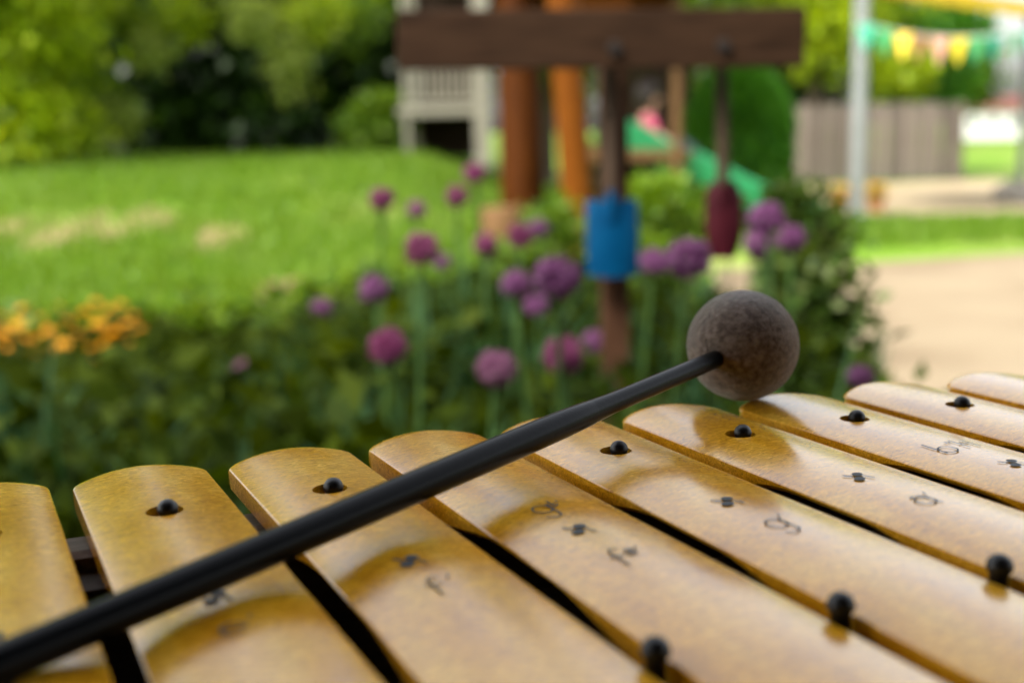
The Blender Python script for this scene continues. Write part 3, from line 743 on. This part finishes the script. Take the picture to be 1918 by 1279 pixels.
ed = empty('stone_edging', (-1.4, 6.1, 0)); tag(ed, 'row of low peach sandstone blocks edging the back of the flower bed', 'edging')
ex = -1.30
while ex < -.15:
    wst = random.uniform(.16, .30); hst = random.uniform(.13, .20)
    yy = 6.12 + .1 * math.sin(ex * 1.3)
    bm = bmesh.new(); bmesh.ops.create_cube(bm, size=1); bmesh.ops.bevel(bm, geom=bm.edges[:], offset=.16, segments=2, affect='EDGES')
    for v in bm.verts: v.co = Vector((v.co.x * wst, v.co.y * .16, v.co.z * hst)) + Vector([random.uniform(-.012, .012) for _ in range(3)])
    me = bpy.data.meshes.new('stone'); bm.to_mesh(me); bm.free()
    o = link('stone', me, M_stone, ed); o.location = (ex + wst / 2 + 1.4, yy - 6.1, hst / 2 - .02); o.rotation_euler = (random.uniform(-.08, .08), random.uniform(-.08, .08), random.uniform(-.15, .15))
    ex += wst + random.uniform(.01, .05)

# ------------------------------------------------------------------ trees, hedges, shrubs
def tree(name, label, base, height, ells, nleaf, clumps, size, m, tr=.14, group=None, spread=.2, cat='tree', sprays=(), aspect=.6, shell=.45):
    x, y = base; z = float(gz(x, y)); e = empty(name, (x, y, z)); tag(e, label, cat, group)
    P, D2 = cloud(ells, nleaf, clumps, spread, shell); P[:, 2] = np.maximum(P[:, 2], .05)
    cw = link('crown', leaf_mesh(P, D2, rng.uniform(size * .6, size * 1.3, nleaf), aspect), m, e); cw['kind'] = 'stuff'
    mb = MB(); mb.tube([(0, 0, -.2), (.05, 0, height * .25), (-.05, .04, height * .55), (0, 0, height * .85)], [tr * 1.25, tr, tr * .65, tr * .15], 10)
    for k in range(7):
        el = ells[k % len(ells)]; h0 = height * random.uniform(.2, .55)
        q = Vector((el[0], el[1], el[2])); s_ = Vector((0, 0, h0))
        mb.tube([s_, s_.lerp(q, .5) + Vector((random.uniform(-.2, .2), random.uniform(-.2, .2), .15)), q], [tr * .45, tr * .3, tr * .1], 7)
    mb.build('trunk', M_bark, e, True)
    for (sx, sy, sz, sr, sl, sm_) in sprays:     # pale young leaf sprays hanging at the front
        P, D2 = cloud([(sx, sy, sz, sr, sr, sl)], int(900 * sr / .5), 22, .4, .1); D2[:, 2] -= .6
        k = link('leaf_spray', leaf_mesh(P, D2, rng.uniform(.08, .15, len(P)), .5), sm_, e); k['kind'] = 'stuff'
    return e
def rel(px_, py_, Yd, base):
    c = at(px_, py_, Yd); return (c.x - base[0], c.y - base[1], c.z - float(gz(*base)))
# bright tree at the far left
b0 = (-5.9, 13.6)
tree('young_tree', 'sunlit yellow green tree at the left edge, leaves reaching the lawn', b0, 7,
     [(.1, 0, .7, 1.0, .9, .7), (0, 0, 1.6, 1.15, 1.0, .8), (.2, 0, 2.6, 1.2, 1.1, .9), (-.3, 0, 4.2, 1.7, 1.5, 1.5), (.4, 0, 5.6, 1.3, 1.2, 1.2), (.3, -.5, 1.9, 1.0, .6, 1.1)], 22000, 420, .15, M_yel, .07, spread=.17)
# broad tree with hanging sprays
b1 = (-4.2, 20.8)
tree('broad_tree', 'broad mid green tree with pale hanging leaf sprays left of centre', b1, 9,
     [(0, 0, 4.9, 2.9, 2.0, 1.5), (.2, 0, 6.8, 2.2, 1.8, 1.3), (2.3, 0, 4.6, 1.6, 1.3, 1.3), (2.6, .3, 6.2, 1.5, 1.3, 1.2), (-2.0, -.5, 4.0, 1.2, 1.0, 1.0)], 24000, 420, .19, M_mid, .07, spread=.15,
     sprays=[rel(*q[:3], b1) + q[3:] + (q_m,) for q_m, q in (
        (M_pale, (545, 95, 16.0, .22, .62)), (M_pale, (470, 30, 16.0, .24, .30)), (M_yel, (590, 20, 16.2, .35, .4)), (M_pale, (205, 215, 15.4, .26, .34)), (M_pale, (283, 92, 15.4, .20, .34)),
        (M_yel, (340, 25, 15.6, .30, .36)), (M_mid, (235, 40, 15.8, .40, .4)), (M_mid, (150, 130, 15.4, .4, .6)), (M_yel, (190, 10, 15.4, .3, .35)), (M_mid, (660, 30, 17.0, .5, .4)))])
# dark hedge along the back of the lawn
def hedge(label, x0, x1, y, h, m, nleaf, name='hedge'):
    xm = (x0 + x1) / 2; z = float(gz(xm, y)); e = empty(name, (xm, y, z)); tag(e, label, 'hedge')
    nk = int((x1 - x0) / .8)
    ells = [(x0 - xm + (x1 - x0) * (k + .5) / nk, random.uniform(-.2, .2), h * f, .75, .8, h * .15) for k in range(nk) for f in (.12, .3, .5, .7, .88)]
    P, D2 = cloud(ells, nleaf, nleaf // 30, .30, .2); P[:, 2] = np.maximum(P[:, 2], 0)
    f = link('foliage', leaf_mesh(P, D2, rng.uniform(.14, .30, nleaf), .75), m, e); f['kind'] = 'stuff'
    for k in range(6):
        MB().tube([((k - 2.5) / 6 * (x1 - x0), 0, -.1), ((k - 2.5) / 6 * (x1 - x0) + .1, 0, h * .8)], [.07, .03], 8).build('stem', M_bark, e, True)
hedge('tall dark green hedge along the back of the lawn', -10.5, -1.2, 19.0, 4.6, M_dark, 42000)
b2 = (-2.6, 17.5)
shrub('lawn_shrub', 'small yellow green shrub left of the white veranda', 'shrub', at(705, 290, 15.5).to_tuple()[:2] + (float(gz(at(705, 290, 15.5).x, 15.5)),),
      [(0, 0, .35, .36, .35, .35), (.1, 0, .62, .25, .25, .25)], 2200, 60, .09, M_lime, spread=.3, trunk_r=.02)
for (bx, by, hh, mm, lab, sd) in ((-3.0, 22.5, 9.5, M_dark, 'tall dark tree behind the hedge and the white veranda', 1.0), (.6, 21, 8.5, M_mid, 'tall green tree behind the play tower', 1.0),
                              (2.8, 20.5, 6.0, M_mid, 'green tree behind the clipped dome shrub', .9)):
    tree('background_tree', lab, (bx, by), hh, [(0, 0, hh * .35, 1.7 * sd, 1.4, hh * .2), (.9, 0, hh * .55, 1.6 * sd, 1.4, hh * .2), (-.9, 0, hh * .6, 1.6 * sd, 1.4, hh * .2), (0, 0, hh * .82, 1.4 * sd, 1.3, hh * .17)], 14000, 380, .16, mm, .2, 'trees behind the garden')
b3 = (5.0, 19.6)
tree('garden_tree', 'yellow green tree hanging over the grey picket fence', b3, 5.2,
     [rel(1560, 60, 19.2, b3) + (.75, .7, .75), rel(1660, 130, 19.2, b3) + (.65, .6, .42), rel(1640, -60, 19.4, b3) + (1.1, .9, .8), rel(1500, -20, 19.4, b3) + (.6, .6, .7)], 9000, 260, .13, M_yel, .11, spread=.24)
b4 = (7.0, 21.0)
tree('garden_tree', 'small dark green tree behind the bunting at the right', b4, 3.4,
     [rel(1760, 130, 21.0, b4) + (.65, .6, .55), rel(1800, 60, 21.0, b4) + (.5, .5, .5), rel(1700, 60, 21.0, b4) + (.7, .6, .5)], 5000, 150, .13, M_topi, .09, spread=.25)
b5 = (4.6, 22.5)
tree('garden_tree', 'dark green tree behind the fence right of the dome shrub', b5, 4.0,
     [rel(1500, 140, 22.5, b5) + (.8, .7, .6), rel(1420, 60, 22.5, b5) + (1.0, .8, .8), rel(1480, 0, 22.5, b5) + (.9, .8, .7)], 8000, 220, .14, M_dark, .11, spread=.25)
for k, (xx, yy, hh) in enumerate(((16, 48, 5.5), (19.5, 52, 4.6), (12.5, 50, 6.5), (24, 50, 5.0))):
    tree('far_tree', ['far tree beyond the fence above the white house', 'farther low tree right of the white house', 'far tree left of the white house', 'far tree at the right edge of the view'][k], (xx, yy), hh,
         [(0, 0, hh * .6, hh * .36, hh * .3, hh * .3), (hh * .15, 0, hh * .8, hh * .25, hh * .2, hh * .2)], 3500, 90, .32, M_mid, .2, 'far trees beyond the fence')
sb = at(1220, 300, 13.2)
shrub('shade_shrub', 'dark green shrub added in place of the shade behind the green slide', 'shrub', (sb.x, sb.y, 0), [(0, 0, .5, .55, .4, .45), (.35, 0, .4, .4, .4, .4), (-.35, 0, .45, .4, .4, .42)], 5000, 160, .08, M_dark, spread=.25, trunk_r=.03)  # added dark leaves stand in for the shade under the slide
# clipped dome
td_ = at(1385, 240, 11.6)
e = empty('dome_shrub', (td_.x, td_.y, 0)); tag(e, 'dark green clipped dome shrub behind the maroon spade', 'shrub')
nl = 20000; q = unit(rng.normal(size=(nl, 3))); q[:, 2] = np.abs(q[:, 2]) * 1.0
rad_ = rng.uniform(.84, 1.0, (nl, 1)) ** .5
P = q * rad_ * np.array([.50, .48, .62]); P[:, 2] += .86
low = rng.random(nl) < .42; th = rng.uniform(0, 6.283, nl)
P[low] = np.stack([np.cos(th) * .49, np.sin(th) * .47, rng.uniform(0, .9, nl)], -1)[low]
cw = link('crown', leaf_mesh(P, q + rng.normal(size=(nl, 3)) * .5, rng.uniform(.045, .085, nl), .7), M_topi, e); cw['kind'] = 'stuff'
MB().tube([(0, 0, -.1), (0, 0, .8)], [.06, .04], 8).build('trunk', M_bark, e, True)

# ------------------------------------------------------------------ white veranda
vb = at(830, 290, 15.0); vz = float(gz(vb.x, 15))
ver = empty('veranda', (vb.x, 15, vz)); tag(ver, 'cream painted raised veranda with baluster railing behind the lawn', 'veranda')
def vl(px_, py_, Yd=15.0): c = at(px_, py_, Yd); return Vector((c.x - vb.x, Yd - 15, c.z - vz))
xl0, xr0 = vl(752, 200).x, vl(905, 200).x
dz_ = vl(830, 208).z
MB().box(((xl0 + xr0) / 2, .8, dz_), (xr0 - xl0 + .1, 1.7, .12), None, .01).build('deck', M_cream, ver)
MB().box(((xl0 + xr0) / 2, 0, dz_ + .62), (xr0 - xl0, .06, .06), None, .006).build('handrail', M_cream, ver)
MB().box(((xl0 + xr0) / 2, 0, dz_ + .14), (xr0 - xl0, .05, .05), None, .006).build('bottom_rail', M_cream, ver)
kb = MB().box((0, 0, 0), (.035, .03, .46), None, .003).mesh(); kb.materials.append(M_cream)
nbl = 11
for k in range(nbl):
    o = link('baluster', kb, None, ver); o.location = (xl0 + (xr0 - xl0) * (k + .7) / (nbl + .4), 0, dz_ + .39)
for xx, wd in ((xl0 + .06, .07), (xr0 - .02, .19)):
    MB().box((xx, -.01, 1.55), (wd, wd * .8, 3.2), None, .01).build('post', M_cream, ver)
    MB().box((xx, 1.55, 1.55), (.10, .10, 3.2), None, .01).build('post', M_cream, ver)
MB().box(((xl0 + xr0) / 2, .8, 3.2), (xr0 - xl0 + .5, 2.2, .12), None, .02).build('roof', M_cream, ver)
for k in range(7):
    MB().box((xl0 + .1 + (xr0 - xl0 - .2) * k / 6, 1.62, 1.55), ((xr0 - xl0) / 6 - .012, .03, 3.0), None, .004).build('back_board', M_shadewood, ver)

# ------------------------------------------------------------------ play tower with slide and child
tw_ = empty('play_tower', (at(1130, 400, 10.5).x, 10.5, 0)); tag(tw_, 'orange and red brown timber play tower with green slide behind the rack', 'play tower')
tl = -Vector(tw_.location)
def tpost(px_, Yd, wpx, z1, m, pxb=None, sq=True):
    c = at(px_, 230, Yd); cb_ = at(pxb if pxb else px_, 230, Yd); wd = wpx * Yd / FPX
    zb2 = float(gz(cb_.x, Yd)) - .1
    return MB().tube([Vector((cb_.x, Yd, zb2)) + tl, Vector((c.x, Yd, z1)) + tl], [wd / 2 * 1.03, wd / 2 * .97], 14).build('post', m, tw_, True)
tpost(976, 12.0, 80, 2.6, M_redwood)
tpost(1048, 8.7, 58, 2.4, M_orangewood, 1088)
tpost(1268, 9.9, 18, 2.4, M_tanwood)
tpost(1262, 12.0, 18, 2.4, M_tanwood)
xa, xb2 = at(950, 230, 11).x, at(1290, 230, 10).x
DECK = at(1200, 268, 10.2).z - .05
MB().box(Vector(((xa + .5 + xb2) / 2, 10.9, DECK - .05)) + tl, (xb2 - xa - .5, 2.0, .09), None, .01).build('deck', M_tanwood, tw_)
MB().box(Vector(((xa + xb2) / 2, 9.75, at(1160, 12, 9.75).z + .02)) + tl, (at(1222, 0, 9.75).x - at(1106, 0, 9.75).x, .10, .15), None, .012).build('beam', M_orangewood, tw_)
ez = at(1160, -14, 9.75).z + .18
for k in range(6):
    f = k / 5
    for sgn in (-1, 1):
        y0 = 10.9 + sgn * (1.25 * (1 - f)); MB().box(Vector(((xa + xb2) / 2, y0, ez + .95 * f)) + tl, (xb2 - xa + .3, .34, .03), Matrix.Rotation(-sgn * .65, 3, 'X'), .004).build('roof_board', M_orangewood, tw_)
for k in range(6):
    MB().box(Vector((at(1150, 230, 11.8).x + .14 * k, 11.85, DECK + .55)) + tl, (.13, .03, 1.2), None, .004).build('back_board', M_shadewood, tw_)  # dark boards put the shade inside the tower into the colour
# slide chute swept from the deck to the ground
s0 = at(1166, 258, 10.0); s1 = at(1402, 380, 10.0)
path = [Vector((s0.x - .12, 0, s0.z - .02)), Vector((s0.x + .06, 0, s0.z - .05)), Vector((s0.x + .30, 0, s0.z - .20)), Vector((s0.x * .45 + s1.x * .55, 0, s0.z * .45 + s1.z * .55)), Vector((s1.x, 0, s1.z)), Vector((s1.x + .32, 0, s1.z - .12)), Vector((s1.x + .62, 0, .13))]
yc = 10.25; prof_s = [(-.27, .17), (-.24, .19), (-.21, .17), (-.20, .03), (-.15, 0), (.15, 0), (.20, .03), (.21, .17), (.24, .19), (.27, .17), (.27, .13), (.24, -.03), (.0, -.05), (-.24, -.03), (-.27, .13)]
V = []; F = []; k = len(prof_s)
for i, q in enumerate(path):
    t_ = (path[min(i + 1, len(path) - 1)] - path[max(i - 1, 0)]).normalized(); nn = Vector((-t_.z, 0, t_.x))
    for (yy, zz) in prof_s: V.append(q + nn * zz + Vector((0, yc + yy, 0)) + tl)
for i in range(len(path) - 1):
    for j in range(k):
        j2 = (j + 1) % k; F.append((i * k + j, i * k + j2, (i + 1) * k + j2, (i + 1) * k + j))
F.append(tuple(range(k - 1, -1, -1))); F.append(tuple(range((len(path) - 1) * k, len(path) * k)))
MB().add(V, F).build('slide', M_slide, tw_, True, 50)
MB().box(Vector((path[-2].x, yc, path[-2].z / 2 - .03)) + tl, (.05, .3, path[-2].z - .02), None, .005).build('slide_leg', M_slide, tw_)

# child sitting at the top of the slide
cs = at(1222, 245, 10.2); seat = Vector((cs.x - .04, yc, DECK - .10))
kid = empty('person', seat); kid.scale = (1.28,) * 3; tag(kid, 'child in a pink top with dark hair sitting at the top of the green slide', 'person')
def skin(name, verts, edges, rads_, m, parent, lv=2):
    me = bpy.data.meshes.new(name); me.from_pydata(verts, edges, []); me.update()
    o = link(name, me, m, parent)
    o.modifiers.new('skin', 'SKIN'); sv = me.skin_vertices[0].data
    for k, r_ in enumerate(rads_): sv[k].radius = (r_, r_) if not isinstance(r_, tuple) else r_
    sv[0].use_root = True
    ss = o.modifiers.new('sub', 'SUBSURF'); ss.levels = lv; ss.render_levels = lv
    bpy.context.view_layer.update()
    m2 = bpy.data.meshes.new_from_object(o.evaluated_get(bpy.context.evaluated_depsgraph_get())); o.modifiers.clear(); o.data = m2
    m2.polygons.foreach_set('use_smooth', [True] * len(m2.polygons)); m2.materials.clear(); m2.materials.append(m)
    return o
# local axes: +x is down the slide, the child faces +x and a little to the camera
bv = [(0, 0, .06), (-.01, 0, .17), (0, 0, .27), (.005, 0, .325), (.012, 0, .38), (.02, 0, .45),
      (.0, -.10, .27), (.05, -.14, .17), (.14, -.12, .11), (.17, -.12, .10),
      (.0, .10, .27), (.05, .14, .17), (.14, .12, .11), (.17, .12, .10),
      (.02, -.06, .06), (.20, -.075, .12), (.36, -.07, .0), (.41, -.07, .0),
      (.02, .06, .06), (.20, .075, .12), (.36, .07, .0), (.41, .07, .0)]
be = [(0, 1), (1, 2), (2, 3), (3, 4), (4, 5), (2, 6), (6, 7), (7, 8), (8, 9), (2, 10), (10, 11), (11, 12), (12, 13), (0, 14), (14, 15), (15, 16), (16, 17), (0, 18), (18, 19), (19, 20), (20, 21)]
br = [.075, .075, .075, .036, .068, .06, .035, .028, .02, .018, .035, .028, .02, .018, .055, .042, .03, .024, .055, .042, .03, .024]
skin('body', bv, be, br, M_skin, kid)
skin('top', bv[:4][:3] + [bv[6], bv[7], bv[10], bv[11]], [(0, 1), (1, 2), (2, 3), (3, 4), (2, 5), (5, 6)], [.092, .090, .088, .048, .040, .048, .040], M_pink, kid)
skin('trousers', [bv[0], bv[14], bv[15], (.33, -.072, .025), bv[18], bv[19], (.33, .072, .025)], [(0, 1), (1, 2), (2, 3), (0, 4), (4, 5), (5, 6)], [.084, .066, .052, .042, .066, .052, .042], M_denim, kid)
bm = bmesh.new(); bmesh.ops.create_icosphere(bm, subdivisions=4, radius=1)
for v in bm.verts:
    q = v.co.copy(); k = 1 + .04 * noise.noise(q * 5)
    v.co = Vector((q.x * .082 * k - (.012 if q.x > .3 and q.z < .3 else 0) - .012, q.y * .086 * k, q.z * .088 * k))
    if q.x > .25 and q.z < .35: v.co.x = min(v.co.x, .035)
    if q.z < -.2 and q.x < .3: v.co.z *= 1.5
    v.co += Vector((.012, 0, .435))
me = bpy.data.meshes.new('hair'); bm.to_mesh(me); bm.free(); me.polygons.foreach_set('use_smooth', [True] * len(me.polygons)); link('hair', me, M_hair, kid)
fc = MB()
for sy in (-1, 1): fc.box((.086, sy * .027, .42), (.008, .016, .009), None, .002)
fc.box((.088, 0, .37), (.006, .034, .006), None, .001)
fc.build('eyes_and_mouth', M_hair, kid)
MB().tube([(.082, 0, .415), (.098, 0, .395)], [.006, .011], 8).build('nose', M_skin, kid, True)

# ------------------------------------------------------------------ fence, pole, canopy, bunting, small things on the right
fe0, fe1 = at(1440, 340, 18.6), at(1800, 330, 18.6)
fen = empty('picket_fence', ((fe0.x + fe1.x) / 2, 18.6, 0)); tag(fen, 'grey weathered wooden picket fence behind the sand area', 'fence')
Lf = fe1.x - fe0.x; npk = 26; ztop = at(1600, 196, 18.6).z
for k in range(npk):
    hp = ztop * random.uniform(.96, 1.02)
    hw_ = Lf / npk * .46; V = [(-hw_, -.01, 0), (hw_, -.01, 0), (hw_, -.01, hp - .05), (0, -.01, hp), (-hw_, -.01, hp - .05)]
    V += [(x, .01, z) for x, y, z in V]
    o = MB().add(V, [(0, 1, 2, 3, 4), (9, 8, 7, 6, 5)] + [(i, i + 5, (i + 1) % 5 + 5, (i + 1) % 5) for i in range(5)]).build('picket', M_fence, fen)
    o.location = (-Lf / 2 + Lf * (k + .5) / npk, 0, .03); o.rotation_euler = (0, random.uniform(-.015, .015), 0)
for zz in (.28, ztop * .78): MB().box((0, .04, zz), (Lf, .04, .09), None, .005).build('rail', M_fence, fen)
for k in range(4): MB().box((-Lf / 2 + Lf * k / 3, .10, ztop * .48), (.09, .09, ztop * 1.0), None, .006).build('fence_post', M_fence, fen)

pt0 = at(1604, 398, 11.6)
pol = empty('metal_post', (pt0.x, 11.6, 0)); tag(pol, 'pale grey upright metal post holding the yellow canopy', 'post')
ptop = at(1588, -60, 11.6)
MB().tube([(0, 0, -.1), (0, 0, ptop.z)], [.074, .07], 16).build('shaft', M_pole, pol, True)
MB().lathe([(.15, 0), (.15, .03), (.10, .05)], 16).build('base_plate', M_pole, pol, True)
can = empty('canopy', (at(1900, 0, 11.6).x, 11.6, 0)); tag(can, 'yellow fabric canopy edge at the top right corner', 'canopy')
cl0, c1 = at(1604, -52, 11.6), at(2150, 26, 11.6); ci = -Vector((can.location.x, 11.6, 0))
V = []
for k in range(25):
    f = k / 24; q = cl0.lerp(c1, f); sag = .05 * math.sin(f * math.pi); z = q.z - sag
    for (dy, dz) in ((0, 0), (.006, 0), (0, -.13 - .02 * (k % 2)), (.006, -.13 - .02 * (k % 2)), (2.6, .25), (2.606, .25)):
        V.append(Vector((q.x, 11.6 + dy, z + dz)) + Vector((ci.x, -11.6, 0)))
F = []
for k in range(24):
    a_, b_ = k * 6, (k + 1) * 6
    F += [(a_, b_, b_ + 2, a_ + 2), (a_ + 1, a_ + 3, b_ + 3, b_ + 1), (a_ + 2, b_ + 2, b_ + 3, a_ + 3), (a_, a_ + 4, b_ + 4, b_), (a_ + 1, b_ + 1, b_ + 5, a_ + 5)]
MB().add(V, F).build('fabric', M_yellow, can)
for dx_, dy_ in ((c1.x, 0), (c1.x, 2.6)):
    MB().tube([Vector((dx_, dy_, -.1)) + Vector((ci.x, 0, 0)), Vector((dx_, dy_, c1.z + .3)) + Vector((ci.x, 0, 0))], [.05, .05], 10).build('canopy_post', M_pole, can, True)

bun = empty('bunting', at(1740, 60, 11.3)); tag(bun, 'string of green, yellow and pink pennants hanging under the canopy', 'bunting')
bi = -Vector(bun.location)
q0, q1 = at(1604, 40, 11.45), at(1990, 40, 11.3)
pts = [q0.lerp(q1, f) + Vector((0, 0, -.30 * 4 * f * (1 - f) * .5)) for f in np.linspace(0, 1, 24)]
MB().tube([q + bi for q in pts], [.006] * 24, 6).build('cord', M_white, bun, True)
cols = [('teal', lin(.06, .42, .26)), ('green', lin(.05, .34, .12)), ('yellow', lin(.68, .48, .05)), ('pink', lin(.75, .30, .20)), ('pink', lin(.72, .36, .26)), ('yellow', lin(.66, .52, .03)), ('green', lin(.08, .38, .14)), ('teal', lin(.04, .36, .25)), ('green', lin(.05, .30, .10)), ('teal', lin(.06, .42, .28))]
for k, (nm, cc) in enumerate(cols):
    f = (k + .55) / 11; q = q0.lerp(q1, f) + Vector((0, 0, -.30 * 4 * f * (1 - f) * .5)) + bi
    w2, h2 = .085, .24; tw2 = random.uniform(-.5, .5)
    V = [];
    for dy in (-.002, .002): V += [(-w2, dy, -.004), (w2, dy, -.004), (w2 * .12, dy + .02, -h2), (-w2 * .12, dy + .02, -h2)]
    o = MB().add(V, [(0, 1, 2, 3), (7, 6, 5, 4), (0, 4, 5, 1), (1, 5, 6, 2), (2, 6, 7, 3), (3, 7, 4, 0)]).build('pennant', mat('pennant ' + nm, cc, .8), bun)
    o.location = q; o.rotation_euler = (random.uniform(-.15, .15), 0, tw2)

for (px_, py_, lab) in ((1572, 362, 'terracotta pot with orange flowers left of the metal post'), (1640, 378, 'terracotta pot with orange flowers right of the metal post')):
    c = at(px_, py_ + 18, 12.3); e = empty('flower_pot', (c.x, c.y, 0)); e.scale = (.7,) * 3; tag(e, lab, 'flower pot')
    MB().lathe([(.09, .0), (.14, .18), (.155, .18), (.155, .22), (.13, .22), (.12, .19)], 18).build('pot', M_terracotta, e, True, 35)
    P, D2 = cloud([(0, 0, .30, .17, .17, .10)], 260, 30, .3, .3); cw = link('blooms', leaf_mesh(P, D2, rng.uniform(.03, .06, 260), .7), M_orange, e); cw['kind'] = 'stuff'
    P, D2 = cloud([(0, 0, .25, .15, .15, .08)], 260, 30, .3, .3); cw = link('leaves', leaf_mesh(P, D2, rng.uniform(.04, .07, 260), .6), M_mid, e); cw['kind'] = 'stuff'
c = at(1898, 395, 13.0)
bm = bmesh.new(); bmesh.ops.create_icosphere(bm, subdivisions=4, radius=1)
for v in bm.verts:
    q = v.co.copy(); k = 1 + .22 * noise.noise(q * 1.6) + .08 * noise.noise(q * 5); v.co = Vector((q.x * .22 * k, q.y * .18 * k, q.z * .17 * k + .10))
me = bpy.data.meshes.new('b'); bm.to_mesh(me); bm.free()
o = link('boulder', me, M_rock); o.location = (c.x, c.y, 0); tag(o, 'rounded grey boulder on the sand at the right edge', 'boulder')
# tan block at the foot of the red brown post
c = at(945, 392, 9.2); o = MB().lathe([(.17, -.05), (.18, .02), (.185, .24), (.17, .28), (.10, .285)], 20).build('tree_stump', M_tanwood, None, True, 35); o.location = (c.x, c.y, float(gz(c.x, c.y))); tag(o, 'low tan stump at the foot of the red brown timber post', 'stump')

# far white house
hb = at(1850, 215, 60); e = empty('white_house', (hb.x + .3, 60, 0)); e.scale = (.5, .5, .62); tag(e, 'small white house with dull red roof far off at the right', 'house')
V = [(-3.2, 0, 0), (3.2, 0, 0), (3.2, 4, 0), (-3.2, 4, 0), (-3.2, 0, 2.3), (3.2, 0, 2.3), (3.2, 4, 2.3), (-3.2, 4, 2.3)]
MB().add(V, [(0, 1, 5, 4), (1, 2, 6, 5), (2, 3, 7, 6), (3, 0, 4, 7), (4, 5, 6, 7)]).build('wall', M_white, e)
V = [(-3.5, -.3, 2.31), (3.5, -.3, 2.31), (3.5, 4.3, 2.31), (-3.5, 4.3, 2.31), (-3.5, 2, 3.5), (3.5, 2, 3.5)]
MB().add(V, [(0, 1, 5, 4), (2, 3, 4, 5), (1, 2, 5), (3, 0, 4), (3, 2, 1, 0)]).build('roof', M_roof, e)
for xx in (-2, 0, 2):
    wdw = MB().box((xx, -.02, 1.4), (.9, .06, .9)).build('window', M_white, e); MB().box((xx, -.055, 1.4), (.74, .02, .74)).build('pane', M_glass, wdw)

# ------------------------------------------------------------------ unseen roof and wall added to shade the instrument (behind and above the camera)
por = empty('added_porch', (0, -.60, 0)); tag(por, 'unseen timber roof and wall added to shade the xylophone', 'added_porch')
for k in range(14): MB().box((0, -1.2, .10 + .2 * k), (9, .04, .195), None, .004).build('added_wall_board', M_postw, por)
for k in range(10): MB().box((0, -1.05 + .23 * k, 2.62 - .035 * k), (9, .225, .03), Matrix.Rotation(-.15, 3, 'X'), .003).build('roof_board', M_postw, por)
MB().box((0, 1.10, 2.175), (9, .09, .16), None, .005).build('beam', M_postw, por)
for sx in (-1, 1): MB().box((sx * 4.2, 1.10, 1.04), (.10, .09, 2.08), None, .005).build('post', M_postw, por)
